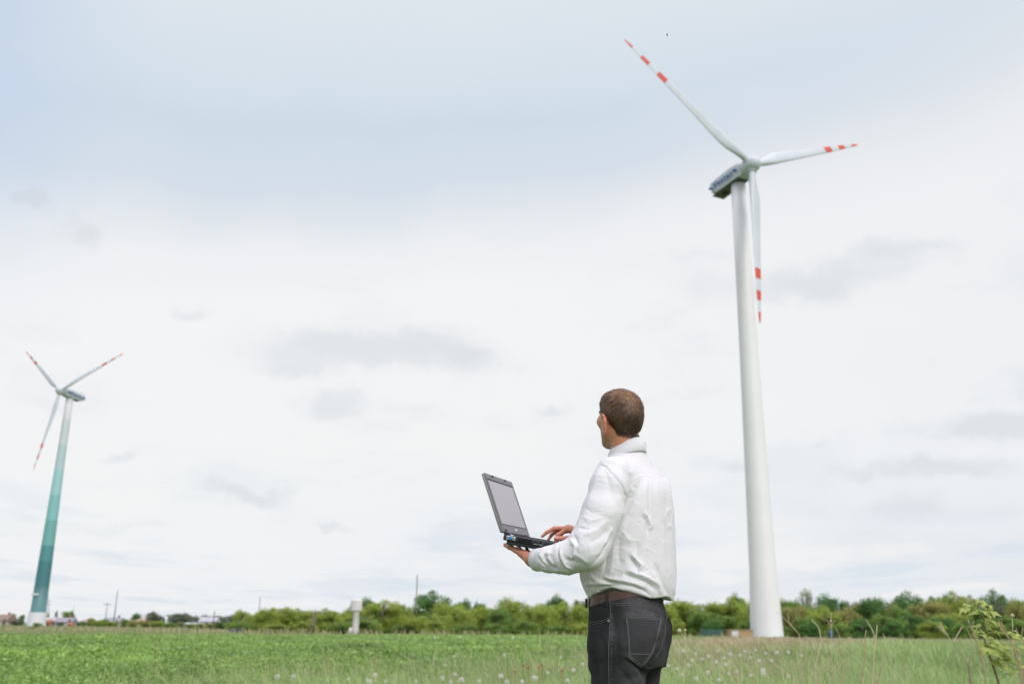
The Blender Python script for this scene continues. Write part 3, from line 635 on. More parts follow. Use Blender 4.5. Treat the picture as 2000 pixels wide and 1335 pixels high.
for o in (hd_me, core_me, st_me): bpy.data.objects.remove(o)
DOBJ = []
DL = [(541, 1321, 7, 9), (574, 1320, 6, 9), (732, 1318, 6.5, 9), (723, 1331, 7, 8.6), (716, 1328, 5, 8.8), (753, 1330, 5, 9), (863, 1324, 6, 9), (881, 1331, 5, 8.7), (901, 1327, 7, 8.8), (978, 1319, 6, 9), (990, 1331, 6, 8.6), (888, 1316, 5, 10), (1046, 1324, 6, 9), (1120, 1308, 5, 10.5), (1042, 1322, 5, 9.2),
      (849, 1244, 3, 45), (898, 1243, 3, 45), (1002, 1244, 3, 45), (887, 1281, 4, 17), (985, 1279, 3.5, 18), (869, 1298, 3, 13), (1334, 1271, 5, 20), (1345, 1298, 4.5, 12), (1305, 1299, 4.5, 12), (1384, 1281, 4.5, 16), (1399, 1292, 4.5, 13), (1417, 1297, 4.5, 12), (1426, 1277, 5, 17), (1383, 1312, 5, 10),
      (1424, 1315, 4, 9.8), (1439, 1311, 4, 10), (1490, 1309, 6, 10), (1491, 1315, 4.5, 9.8), (1483, 1289, 4, 13.5), (1507, 1289, 4, 13.5), (1517, 1273, 4.5, 19), (1540, 1273, 4, 19), (1446, 1279, 4, 17), (1466, 1283, 3.5, 15), (1352, 1289, 4.5, 13.6), (1332, 1316, 4, 9.8), (1371, 1286, 3.5, 14), (1414, 1284, 4, 15),
      (1565, 1279, 4, 17), (1466, 1318, 4, 9.5), (1359, 1276, 3.5, 17), (1455, 1271, 3.5, 20), (1402, 1271, 3, 20), (1476, 1269, 3, 21), (1495, 1275, 3.5, 18), (1540, 1320, 4, 9.4), (1360, 1325, 5, 9), (1404, 1327, 5, 9), (1322, 1305, 4, 11), (1095, 1283, 3, 15), (1070, 1313, 4, 10), (1138, 1296, 4, 11.5), (680, 1325, 4, 9), (638, 1328, 4, 9), (812, 1330, 5, 8.8), (936, 1329, 5, 8.8), (1020, 1330, 5, 8.8), (1108, 1328, 5, 8.8), (1327, 1230, 4.5, 5.6)]
for i, (px, py, rp, Y) in enumerate(DL):
    p = at(px, py, Y); s = max(rp*Y/1900/.033, .3); t = empty('dandelion_clock', tuple(p), None, 'dandelion', 'dandelion seed heads in the grass', rz=i*1.3)
    hd_ = None
    for nm, dt in (('seed_head', dd_[0]), ('stem', dd_[2])):
        o = bpy.data.objects.new(nm, dt); C.objects.link(o); o.parent = t; 
        if nm == 'seed_head':
            o.scale = (s, s, s); co = bpy.data.objects.new('seed_core', dd_[1]); C.objects.link(co); co.parent = o
        else:
            gz_ = float(ground_z(p[0], Y)); o.scale = (min(s, 2), min(s, 2), max((p[2]-gz_)/.55, .1))
    DOBJ.append(t)
# dry stalks
dry = mat('dry_stalk', (.52, .43, .29), rough=.8, var=.15, scale=20); dryr = mat('reddish_dry_stalk', (.42, .29, .20), rough=.8, var=.15, scale=20)
def stalk(paths, Y, r, label, m_=dry, name='dry_stalk', head=None):
    x0, y0 = paths[0][0]; b = at(x0, y0, Y); t = empty(name, (b[0], Y, float(ground_z(b[0], Y))), label, 'dry stalk', 'dry stalks standing in the grass'); org = np.array(t.location)
    for i, pth in enumerate(paths):
        pts = [at(x, y, Y+.25*i+.06*j*(1 if i else 0)) for j, (x, y) in enumerate(pth)]
        if i == 0: pts = [np.array([pts[0][0], Y, org[2]])]+pts
        n = len(pts); MB().tube(pts, [r*(1-.55*j/(n-1))*(1 if i == 0 else .7) for j in range(n)], 6).build('stem' if i == 0 else 'side_branch', m_, t, True, org)
    if head: MB().lathe([(.001, -.012), (.012, -.004), (.013, .006), (.004, .016)], at(*head, Y), 8).build('seed_head', m_, t, True, org)
    return t
stalk([[(1594, 1330), (1592, 1300), (1598, 1275), (1604, 1250), (1600, 1228), (1597, 1222), (1585, 1209)]], 6.5, .0055, 'pale bent stalk curving up right of the big tower')
stalk([[(1561, 1238), (1548, 1224), (1541, 1213), (1538, 1196)], [(1548, 1224), (1532, 1207), (1517, 1193)]], 8, .004, 'forked dry stalk leaning left across the edge of the big tower')
stalk([[(1643, 1330), (1645, 1300), (1640, 1262), (1639, 1238), (1631, 1225)]], 7, .004, 'thin dry stalk with a kinked tip in front of the hedge', dryr)
stalk([[(1683, 1330), (1688, 1290), (1688, 1262), (1690, 1240), (1692, 1229)]], 6, .004, 'left one of the upright stalks in the pair below the dark tree', dryr)
stalk([[(1704, 1332), (1706, 1300), (1709, 1262), (1712, 1235), (1713, 1219)], [(1710, 1245), (1702, 1226), (1692, 1210)]], 6, .0048, 'tallest upright stalk of the pair, forked at its tip')
stalk([[(1716, 1332), (1722, 1300), (1725, 1266)]], 6, .0045, 'broken off orange brown stalk beside the tallest upright one', dryr)
stalk([[(1893, 1300), (1880, 1280), (1870, 1265), (1860, 1250), (1845, 1236), (1832, 1222)], [(1862, 1253), (1872, 1235), (1880, 1222)], [(1845, 1236), (1836, 1214)], [(1852, 1240), (1838, 1222), (1826, 1226)]], 7, .005, 'long branched dry stalk leaning left of the young maple')
stalk([[(1890, 1298), (1896, 1282), (1903, 1270)], [(1903, 1270), (1900, 1250), (1888, 1226)]], 7, .004, 'forked stalk right below the leaning branched one', dryr)
stalk([[(1920, 1290), (1908, 1250), (1898, 1228), (1890, 1208)], [(1906, 1245), (1898, 1222), (1902, 1212)]], 6.6, .0045, 'reddish stalk just left of the young maple stem', dryr)
stalk([[(1990, 1290), (1975, 1252), (1960, 1232), (1946, 1214)], [(1968, 1244), (1955, 1228), (1950, 1212)]], 6.6, .005, 'thick reddish stalk leaning left at right of the maple', dryr)
stalk([[(1998, 1300), (1980, 1262), (1964, 1232), (1955, 1214)]], 6.9, .004, 'second reddish stalk behind the thick one at the right edge', dryr)
stalk([[(1976, 1262), (1978, 1230), (1977, 1206)]], 7.2, .004, 'straight stalk with a fluffy head at the right edge', dry, head=(1977, 1202))
stalk([[(1990, 1270), (1994, 1245), (1998, 1224)], [(1993, 1250), (1986, 1232), (1984, 1224)]], 7.2, .004, 'stalk with two tips touching the right edge', dryr)
stalk([[(1765, 1290), (1768, 1262), (1764, 1240), (1758, 1236)]], 8, .003, 'short drooping seed stalk among the green grass', dryr)
stalk([[(1742, 1300), (1734, 1275), (1728, 1262), (1722, 1250)]], 8, .003, 'small leaning stalk right of the upright pair')
stalk([[(1623, 1270), (1624, 1240), (1623, 1215), (1624, 1195)], [(1623, 1222), (1616, 1212), (1612, 1208)], [(1623, 1222), (1630, 1212), (1634, 1210)]], 10, .004, 'slender stalk with a star shaped seed whorl', dry, head=(1623, 1213))
stalk([[(1340, 1262), (1339, 1245), (1338, 1230)]], 10, .004, 'short stalk with a pale tuft right of the jeans', dry, head=(1338, 1230))
stalk([[(1082, 1330), (1081, 1300), (1079, 1286)]], 7, .003, 'pale upright stem left of the man near the bottom edge')
stalk([[(1048, 1330), (1050, 1290), (1054, 1262), (1056, 1242)]], 7, .0025, 'tall thin grass stem left of the man')
stalk([[(1145, 1300), (1138, 1262), (1122, 1242)]], 7, .0022, 'thin stem bending left beside the jeans')
stalk([[(1000, 1320), (1002, 1290), (1000, 1262)]], 8, .003, 'dry seed stem in the middle foreground', dryr)
stalk([[(972, 1330), (974, 1300), (972, 1275)]], 8, .003, 'dry seed stem left of the middle foreground', dryr)
stalk([[(641, 1310), (642, 1280), (642, 1262)]], 12, .005, 'dark brown dock spike, tallest of its small group', dryr)
stalk([[(630, 1300), (630, 1280), (631, 1264)]], 12, .004, 'dark brown dock spike left in its small group', dryr)
stalk([[(306, 1300), (307, 1280), (308, 1250)]], 12, .003, 'single pale stem rising from the crop on the left')
stalk([[(1620, 1330), (1640, 1300), (1652, 1285)]], 6, .0025, 'thin green gold stem leaning right')
for i, (x, y, Y) in enumerate([(1006, 1310, 8.5), (1022, 1298, 9.2), (1032, 1302, 9.), (1058, 1298, 9.5), (1052, 1302, 9.), (1098, 1308, 8.6), (732, 1286, 12.)]):
    stalk([[(x+1, y+22), (x, y+8), (x, y)], [(x, y+6), (x-5, y+2)], [(x, y+6), (x+6, y+1)]], Y, .004, 'rusty brown sorrel head alone in the crop right of the water tower' if i == 6 else 'rusty sorrel head, '+['first', 'second', 'third', 'fifth', 'fourth', 'sixth'][i]+' from the left in the cluster near the man', mat('rusty_seed', (.32, .18, .09), rough=.9), name='sorrel_stem', head=(x, y))
# young maple
mleaf = mat('young_maple_leaf', (.42, .50, .13), rough=.5, var=.2, scale=12, trans=.4); Ym = 6.8
b = at(1955, 1330, Ym); t = empty('maple_sapling', (b[0], Ym, float(ground_z(b[0], Ym))), 'young maple sapling with fresh yellow-green leaves near the right edge', 'sapling'); org = np.array(t.location)
sp_ = [(1950, 1330), (1938, 1295), (1926, 1262), (1920, 1235), (1922, 1210), (1918, 1192), (1912, 1178)]
pts = [at(x, y, Ym) for x, y in sp_]; pts = [np.array([pts[0][0], Ym, org[2]])]+pts
MB().tube(pts, [.010, .009, .008, .007, .006, .005, .0035, .002], 8).build('stem', mat('green_brown_stem', (.20, .15, .07)), t, True, org)
def leaf_geo(p, d, up, s):
    d = unit(d); sd_ = unit(np.cross(d, up)); n_ = np.cross(sd_, d)
    out = [(0, 0), (.18, .12), (.10, .42), (.38, .34), (.46, .62), (.62, .26), (1.0, 0), (.62, -.26), (.46, -.62), (.38, -.34), (.10, -.42), (.18, -.12)]
    V_ = [p+d*s*x+sd_*s*y*.8+n_*s*(.22*abs(y)-.30*x*x) for x, y in out]; V_.append(p+d*s*.42-n_*s*.06)
    return V_, [(i, (i+1) % 12, 12) for i in range(12)]
r_ = random.Random(8)
LV = [(1890, 1186, 14), (1896, 1182, 10), (1903, 1180, 15), (1912, 1174, 14), (1918, 1178, 12), (1926, 1184, 10), (1932, 1180, 10), (1940, 1192, 16), (1934, 1198, 13), (1922, 1196, 18), (1912, 1192, 14), (1906, 1198, 12), (1928, 1206, 16), (1934, 1212, 14), (1918, 1218, 14), (1910, 1222, 12), (1928, 1228, 16), (1920, 1240, 16), (1932, 1244, 16), (1912, 1248, 14), (1940, 1254, 18), (1926, 1262, 18), (1948, 1266, 18), (1936, 1276, 18), (1956, 1280, 18), (1946, 1290, 18), (1966, 1288, 18), (1930, 1285, 16), (1975, 1238, 14), (1984, 1246, 15), (1972, 1254, 13), (1988, 1262, 14), (1980, 1232, 10), (1955, 1300, 18), (1975, 1296, 16), (1962, 1262, 12), (1915, 1232, 12), (1930, 1190, 11)]
for (x, y, s) in LV:
    for k in range(2 if y < 1235 else 4):
        p = at(x+r_.uniform(-6, 6)*min(k, 2)*1.5, y+r_.uniform(-5, 5)*min(k, 2)*1.5, Ym+r_.uniform(-.10, .10)); d = unit([r_.uniform(-1, 1)+(x-1922)/30, r_.uniform(-.7, .3), r_.uniform(-.7, .15)]); s_ = s*1.12*Ym/1900
        V_, F_ = leaf_geo(p, d, [r_.uniform(-.3, .3), -.45, 1], s_); m_ = MB().add(V_, F_)
        near = min(pts, key=lambda q: np.linalg.norm(q-p)); m_.build('leaf', mleaf, t, True, org)
        MB().tube([near, (near+p)/2+[0, 0, .01], p], .0012, 4).build('leaf_stalk', mleaf, t, True, org)
# insect in the air near the lens' focus
p = at(1303, 68.5, 3.5); bl = mat('black_shell', (.01, .01, .015), rough=.3); t = empty('flying_insect', tuple(p), 'tiny dark insect in flight against the sky above the long blade', 'insect')
ax_ = unit([.35, 0, -.8]); sd_ = unit(np.cross(ax_, [0, 1, 0]))
MB().lathe([(.0002, -.0052), (.0018, -.0040), (.0030, -.001), (.0024, .002), (.0018, .003), (.0020, .0044), (.0003, .0056)], (0, 0, 0), 12, (sd_, (0, 1, 0), ax_)).build('body', bl, t, True)
wm = mat('insect_wing', (.25, .25, .28), rough=.2, trans=.5)
for s in (1, -1):
    V_ = [np.array([0, -.001, 0])-ax_*.0, sd_*s*.003+ax_*-.0030+np.array([0, -.003, 0]), sd_*s*.0028+ax_*-.006+np.array([0, -.003, 0]), sd_*s*.0008-ax_*.0055+np.array([0, -.002, 0])]
    MB().add(V_, [(0, 1, 2, 3)]).build('wing', wm, t)

# ------------------------------------------------------------------ labels that tell the repeats apart
ORD = ['first', 'second', 'third', 'fourth', 'fifth', 'sixth', 'seventh', 'eighth', 'ninth', 'tenth', 'eleventh', 'twelfth', 'thirteenth', 'fourteenth', 'fifteenth']
def region(px):
    for lim, t_ in ((140, 'beside the distant green turbine'), (320, 'in the village on the left'), (480, 'by the white roofs, left of the hedge'), (700, 'in the hedge left of the water tower'), (960, 'between water tower and laptop'), (1160, 'between laptop and man'), (1310, 'behind the man'),
                    (1500, 'between man and big turbine'), (1680, 'just right of the big turbine'), (1860, 'in the hedge behind the upright stalks')):
        if px < lim: return t_
    return 'behind the maple sapling'
from collections import defaultdict
gp = defaultdict(list)
for px, kind, nm, grp, root in TLIST:
    if root.get('group') is None: continue
    gp[('low ' if 'low' in grp else 'rear ' if 'rear' in grp else '')+LABEL_KIND[kind]+'|'+region(px)].append((px, root))
for k, v in gp.items():
    kd, rg = k.split('|'); v.sort(key=lambda q: q[0])
    for i, (px, root) in enumerate(v): root['label'] = ('only ' if len(v) == 1 else ORD[i]+' ')+kd+('' if len(v) == 1 else ' from the left')+', '+rg
gp = defaultdict(list)
for (px, py, rp, Y), t_ in zip(DL, DOBJ):
    where = ('at the bottom edge' if py > 1312 else 'in the straw patch' if py > 1262 and px > 1300 else 'further back in the field')+(' left of the man' if px < 1200 else ' right of the man' if px < 1440 else ' below the big turbine')
    gp[where].append((px, t_))
for k, v in gp.items():
    v.sort(key=lambda q: q[0])
    for i, (px, t_) in enumerate(v): t_['label'] = 'white dandelion clock, '+(ORD[i] if i < 15 else ['sixteenth', 'seventeenth', 'eighteenth', 'nineteenth', 'twentieth', 'last'][min(i-15, 5)])+' from the left '+k
# ------------------------------------------------------------------ the man: smooth-union distance fields, meshed with surface nets

class P_:
    sub = False
    def __init__(s, k=.01): s.k = k
class Cone(P_):
    def __init__(s, a, b, r1, r2=None, k=.01):
        s.a = np.array(a, float); s.b = np.array(b, float); s.r1 = r1; s.r2 = r1 if r2 is None else r2; s.k = k
        if np.linalg.norm(s.b-s.a) <= abs(s.r1-s.r2)+1e-4: s.b = s.a+unit(s.b-s.a+1e-9)*(abs(s.r1-s.r2)+1e-3)
    def d(s, P):
        ba = s.b-s.a; l2 = ba@ba; rr = s.r1-s.r2; a2 = l2-rr*rr; il2 = 1/l2
        pa = P-s.a; y = pa@ba; z = y-l2; q = pa*l2-y[:, None]*ba; x2 = (q*q).sum(1); y2 = y*y*l2; z2 = z*z*l2
        kk = np.sign(rr)*rr*rr*x2
        o = (np.sqrt(np.maximum(x2*a2*il2, 0))+y*rr)*il2-s.r1
        o = np.where(np.sign(z)*a2*z2 > kk, np.sqrt(x2+z2)*il2-s.r2, np.where(np.sign(y)*a2*y2 < kk, np.sqrt(x2+y2)*il2-s.r1, o))
        return o
class Ell(P_):
    def __init__(s, c, r, ax=None, k=.01):
        s.c = np.array(c, float); s.r = np.array(r, float); s.ax = np.eye(3) if ax is None else np.array([unit(q) for q in ax]); s.k = k
    def d(s, P):
        p = (P-s.c)@s.ax.T; k0 = np.sqrt(((p/s.r)**2).sum(1)); k1 = np.sqrt(((p/s.r**2)**2).sum(1))
        return k0*(k0-1)/np.maximum(k1, 1e-6)
class Box(P_):
    def __init__(s, c, h, ax=None, r=.005, k=.01):
        s.c = np.array(c, float); s.h = np.array(h, float)-r; s.r = r; s.ax = np.eye(3) if ax is None else np.array([unit(q) for q in ax]); s.k = k
    def d(s, P):
        q = np.abs((P-s.c)@s.ax.T)-s.h
        return np.linalg.norm(np.maximum(q, 0), axis=1)+np.minimum(q.max(1), 0)-s.r
class Loft(P_):
    # rows: z, centre x, centre y, half-width, half-depth front, half-depth back, facing angle (deg left of +Y)
    def __init__(s, rows, n=2.4, k=.02, zlo=None, zhi=None, cut=None, kc=.02):
        s.r = np.array(rows, float); s.r = s.r[np.argsort(s.r[:, 0])]; zz = np.arange(s.r[0, 0], s.r[-1, 0]+1e-6, .005); q = np.stack([zz]+[np.interp(zz, s.r[:, 0], s.r[:, i]) for i in range(1, 7)], 1); ke = np.exp(-.5*(np.arange(-9, 10)/4.)**2); ke /= ke.sum(); qp = np.pad(q, ((9, 9), (0, 0)), 'edge'); s.r = np.stack([q[:, 0]]+[np.convolve(qp[:, i], ke, 'valid') for i in range(1, 7)], 1); s.n = n; s.k = k; s.cut = cut; s.kc = kc
    def uv(s, P):
        z = np.clip(P[:, 2], s.r[0, 0], s.r[-1, 0]); g = [np.interp(z, s.r[:, 0], s.r[:, i]) for i in range(1, 7)]
        th = np.radians(g[5]); f = np.stack([-np.sin(th), np.cos(th)], 1); l = np.stack([-np.cos(th), -np.sin(th)], 1)
        q = P[:, :2]-np.stack([g[0], g[1]], 1)
        return (q*l).sum(1), (q*f).sum(1), g
    def d(s, P):
        u, v, g = s.uv(P); a = g[2]; b = np.where(v > 0, g[3], g[4])
        kk = (np.abs(u/a)**s.n+np.abs(v/b)**s.n)**(1/s.n)
        d = (kk-1)*np.minimum(a, b)*.95
        if s.cut is not None:
            lo, hi = s.cut
            for e in (lo(u, v)-P[:, 2], P[:, 2]-hi(u, v)):
                h = np.maximum(s.kc-np.abs(d-e), 0)/s.kc; d = np.maximum(d, e)+h*h*s.kc/4
        return d
class G(P_):
    def __init__(s, ch, k=.01): s.ch = ch; s.k = k
class Sub(P_):
    def __init__(s, p, k=.006): s.p = p; s.k = k
def ev(ch, P, c=None, R=0):
    d = None
    for p in ch:
        if isinstance(p, Sub):
            if d is None: continue
            e = -p.p.d(P); h = np.maximum(p.k-np.abs(d-e), 0)/p.k; d = np.maximum(d, e)+h*h*p.k/4; continue
        if isinstance(p, G): e = ev(p.ch, P, c, R)
        else:
            if c is not None and p.d(c)[0] > R: continue
            e = p.d(P)
        if e is None: continue
        if d is None: d = e
        else: h = np.maximum(p.k-np.abs(d-e), 0)/p.k; d = np.minimum(d, e)-h*h*p.k/4
    return d
def sdf_mesh(tree, lo, hi, h, warp=None, B=24):
    lo = np.array(lo, float); nb = np.ceil((np.array(hi)-lo)/(h*B)).astype(int); half = h*(B+2)*.5*1.733
    keys = []; pos = []; quads = []; BIG = 4096
    g1 = np.arange(-1, B+1); GI = np.stack(np.meshgrid(g1, g1, g1, indexing='ij'), -1); n = B+2
    for bx in range(nb[0]):
        for by in range(nb[1]):
            for bz in range(nb[2]):
                b0 = np.array([bx, by, bz])*B; c = (lo+(b0+B/2-.5)*h)[None]
                e = ev(tree, c, c, half*1.5+.03)
                if e is None or e[0] > half*1.6+.01 or e[0] < -half*1.6-.01: continue
                Pg = lo+(GI+b0)*h; Pf = Pg.reshape(-1, 3)
                D = ev(tree, Pf, c, half*1.5+.03)
                if D is None: continue
                if warp is not None: D = D+warp(Pf)
                D = D.reshape(n, n, n)
                if D.min() > 0 or D.max() < 0: continue
                m = n-1; inside = D < 0
                cor = [D[i:i+m, j:j+m, k:k+m] for i in (0, 1) for j in (0, 1) for k in (0, 1)]
                off = [(i, j, k) for i in (0, 1) for j in (0, 1) for k in (0, 1)]
                sgn = sum((q < 0).astype(int) for q in cor); act = (sgn > 0) & (sgn < 8)
                if not act.any(): continue
                idx = np.argwhere(act); cv = np.stack([q[act] for q in cor], 1)
                acc = np.zeros((len(idx), 3)); cnt = np.zeros(len(idx))
                for a in range(8):
                    for b in range(a+1, 8):
                        oa, ob = np.array(off[a]), np.array(off[b])
                        if np.abs(oa-ob).sum() != 1: continue
                        x = (cv[:, a] < 0) != (cv[:, b] < 0); t = cv[:, a]/(cv[:, a]-cv[:, b]+1e-12)
                        acc[x] += (oa+(ob-oa)*t[x, None]); cnt[x] += 1
                v = idx+acc/cnt[:, None]
                gk = idx-1+b0+8; key = (gk[:, 0]*BIG+gk[:, 1])*BIG+gk[:, 2]
                keys.append(key); pos.append(lo+(v-1+b0)*h)
                K = lambda q: ((q[:, 0]-1+b0[0]+8)*BIG+(q[:, 1]-1+b0[1]+8))*BIG+(q[:, 2]-1+b0[2]+8)
                for ax in range(3):
                    o1, o2 = [(1, 2), (2, 0), (0, 1)][ax]
                    A = inside[1:n-1, 1:n-1, 1:n-1]; sl_ = [slice(1, n-1)]*3; sl_[ax] = slice(2, n); Bq = inside[tuple(sl_)]
                    ch = np.argwhere(A != Bq)+1
                    if not len(ch): continue
                    up = A[tuple((ch-1).T)]
                    e1 = np.zeros(3, int); e1[o1] = 1; e2 = np.zeros(3, int); e2[o2] = 1
                    q = np.stack([K(ch), K(ch-e1), K(ch-e1-e2), K(ch-e2)], 1)
                    q[~up] = q[~up][:, ::-1]; quads.append(q)
    keys = np.concatenate(keys); pos = np.concatenate(pos); quads = np.concatenate(quads)
    uk, first = np.unique(keys, return_index=True)
    F = np.searchsorted(uk, quads); ok = (uk[np.clip(F, 0, len(uk)-1)] == quads).all(1); F = F[ok]
    return pos[first], F
def vnormals(V, F):
    n = np.cross(V[F[:, 2]]-V[F[:, 0]], V[F[:, 3]]-V[F[:, 1]]); o = np.zeros_like(V)
    for k in range(4): np.add.at(o, F[:, k], n)
    return o/(np.linalg.norm(o, axis=1, keepdims=True)+1e-12)
def relax(V, F, it=2, f=.5, w=None):
    E = np.vstack([F[:, [0, 1]], F[:, [1, 2]], F[:, [2, 3]], F[:, [3, 0]]]); V = V.copy()
    deg = np.bincount(E[:, 0], minlength=len(V))+np.bincount(E[:, 1], minlength=len(V))
    for _ in range(it):
        s = np.stack([np.bincount(E[:, 0], V[E[:, 1], i], len(V))+np.bincount(E[:, 1], V[E[:, 0], i], len(V)) for i in range(3)], 1)
        t = s/np.maximum(deg, 1)[:, None]; V += (t-V)*(f if w is None else f*w[:, None])
    return V
def largest(V, F):
    lab = np.arange(len(V))
    while True:
        m = lab[F].min(1); new = lab.copy()
        for k in range(4): np.minimum.at(new, F[:, k], m)
        new = new[new]
        if (new == lab).all(): break
        lab = new
    u, c = np.unique(lab, return_counts=True); keep = lab == u[c.argmax()]
    idx = np.cumsum(keep)-1; F = F[keep[F[:, 0]]]; return V[keep], idx[F]
def bvh_of(V, F): return BVHTree.FromPolygons([tuple(v) for v in V], [tuple(f) for f in F])
def cast(bvh, x, y):
    d = ray(x, y); h = bvh.ray_cast(Vector(CAM), Vector(unit(d)))
    return None if h[0] is None else (np.array(h[0]), np.array(h[1]))
def seg_px(Q, a, b):
    a = np.array(a, float); b = np.array(b, float); ab = b-a; t = np.clip(((Q-a)@ab)/(ab@ab), 0, 1)
    return np.linalg.norm(Q-a-t[:, None]*ab, axis=1), t
def fold(Q, pts, wdt, amp, taper=True):
    # a crease along a line on the cloth: returns displacement along the normal
    best = np.full(len(Q), 1e9); tt = np.zeros(len(Q)); n = len(pts)-1
    for i in range(n):
        d, t = seg_px(Q, pts[i], pts[i+1]); c = d < best; best[c] = d[c]; tt[c] = (i+t[c])/n
    s = np.exp(-(best/wdt)**1.4)
    if taper: s = s*np.clip(np.sin(np.pi*np.clip(tt*.94+.03, 0, 1))*1.6, 0, 1)
    return amp*s
def stitch(bvh, pts, name, m, parent, org, r=.0011, lift=.0012, step=4.):
    # thread laid on the cloth along a line
    out = []
    for i in range(len(pts)-1):
        a = np.array(pts[i], float); b = np.array(pts[i+1], float); k = max(1, int(np.linalg.norm(b-a)/step))
        for j in range(k+(i == len(pts)-2)):
            h = cast(bvh, *(a+(b-a)*j/k))
            if h is not None: out.append(h[0]+h[1]*lift)
    if len(out) < 2: return None
    return MB().tube(out, r, 5).build(name, m, parent, True, org)

TH = 59.0
fB = lambda th: np.array([-math.sin(R_(th)), math.cos(R_(th)), 0.]); lB = lambda th: np.array([-math.cos(R_(th)), -math.sin(R_(th)), 0.])
PEL = np.array([.430, 3.62, 0.]); PTH = 68.
ORG = np.array([.44, 3.62, 0.])
skin = mat('skin', rough=.5, var=.05, scale=40, attr=True, bump=.15, bscale=300)
skin.node_tree.nodes['Principled BSDF'].inputs['Subsurface Weight'].default_value = .12
skin.node_tree.nodes['Principled BSDF'].inputs['Subsurface Radius'].default_value = (.012, .004, .002)
hairm = mat('brown_hair', rough=.45, var=.25, scale=60, attr=True)
shirtm = mat('white_cotton', (.705, .70, .73), rough=.85, var=.015, scale=300, bump=.06, bscale=120)
denim = mat('black_denim', rough=.85, var=.18, scale=220, attr=True, bump=.35, bscale=700, spec=.25)
thread = mat('grey_thread', (.14, .14, .145), rough=.8, var=.3, scale=300)
leather = mat('brown_leather', (.085, .042, .036), rough=.42, var=.08, scale=60, bump=.1, bscale=300)
metalm = mat('dull_metal', (.5, .45, .36), rough=.35, metal=.9, var=.1)
shoem = mat('dark_shoe_leather', (.03, .022, .018), rough=.4, var=.2)

# ---- key joints (metres)
SHL, SHR = at(1197, 928, 3.46), np.array([.565, 3.765, 1.455])
ELL = at(1152, 1070, 3.37); ELR = np.array([.50, 3.88, 1.16])
WRL = at(1050, 1087, 3.47)
WRR = at(1128, 1046, 3.61)
NK0 = np.array([.452, 3.625, 1.515]); NK1 = at(1219, 850, 3.60)
HC = at(1212, 813, 3.60); HTH = 33.
HF = unit(fB(HTH)+Z*.06); HL = lB(HTH); HU = np.cross(HF, -HL); HU = HU if HU[2] > 0 else -HU
def hp(l, f, u): return HC+HL*l+HF*f+HU*u       # head coordinates: left, front, up

def hand(wrist, fwd, dors, thumb_side, curls, spread, scale=1., thumb=((.6, .25, .1))):
    X = unit(fwd); Zd = unit(np.array(dors)-X*np.dot(dors, X)); Yt = np.cross(Zd, X)
    if np.dot(Yt, thumb_side) < 0: Yt = -Yt
    s = scale; out = []; tips = []
    palm = []
    ybase = [.030, .010, -.011, -.030]; kx = [.088, .092, .087, .078]
    for i in range(4):
        palm.append(Cone(wrist+Yt*ybase[i]*.55*s+X*.008*s, wrist+(X*kx[i]+Yt*ybase[i]*.95)*s+Zd*(.004 if i in (1, 2) else 0)*s, .0145*s, .0115*s, k=.016*s))
    palm.append(Ell(wrist+(X*.042-Zd*.006)*s, np.array([.042, .036, .0135])*s, (X, Yt, Zd), k=.012*s))
    palm.append(Cone(wrist+(X*.012+Yt*.018-Zd*.008)*s, wrist+(X*.045+Yt*.036-Zd*.012)*s, .015*s, .012*s, k=.014*s))
    out += palm
    L = [(.044, .027, .022), (.049, .031, .024), (.045, .029, .023), (.036, .022, .020)]
    rad = [(.0092, .0082, .0068), (.0095, .0084, .0070), (.0090, .0080, .0066), (.0080, .0070, .0060)]
    for i in range(4):
        p = wrist+(X*kx[i]+Yt*ybase[i]*.95)*s; a = 0; dirY = R_(spread[i]); fing = []
        side = Yt*math.sin(dirY); fx = X*math.cos(dirY)+side
        for j in range(3):
            a += R_(curls[i][j]); d = fx*math.cos(a)-Zd*math.sin(a); q = p+d*L[i][j]*s
            r0 = rad[i][j]*s; r1 = (rad[i][j+1] if j < 2 else rad[i][j]*.86)*s
            fing.append(Cone(p, q, r0, r1, k=.004*s)); p = q
        out.append(G(fing, k=.006*s)); tips.append((p, unit(d), unit(np.cross(unit(np.cross(d, Zd)), d))))
    p = wrist+(X*.030+Yt*.030-Zd*.008)*s; th = []
    for j, (ang, cu) in enumerate(thumb):
        d = unit(X*math.cos(R_(ang))+Yt*math.sin(R_(ang))-Zd*math.sin(R_(cu))); q = p+d*(.040, .033, .026)[j]*s
        th.append(Cone(p, q, (.0125, .0100, .0092)[j]*s, (.0100, .0092, .0080)[j]*s, k=.006*s)); p = q
    out.append(G(th, k=.010*s)); tips.append((p, d, Zd))
    return out, tips
# laptop frame (used by the hands)
LP0 = np.array([-.0229, 3.50, 1.2553]); LD = np.array([.93892, -.29796, -.17218]); LW = np.array([.30854, .95046, .03777]); LN = np.array([.15240, -.08859, .98434]); LU = np.array([-.32211, .06704, .94433])
LD, LW, LN, LU = map(unit, (LD, LW, LN, LU))
def lpt(d, w_, n): return LP0+LD*d+LW*w_+LN*n
LTH = .034
# left hand under the base, palm against its underside
lw = lpt(.122, .020, -LTH-.040); WRL = lw
hl, tipsL = hand(lw, -LD*.52+LW*.80+LN*.16, -LN, -LD, [(2, 5, 3)]*4, (12, 4, -3, -10), 1.0, thumb=((42, 10), (36, 6), (24, 0)))
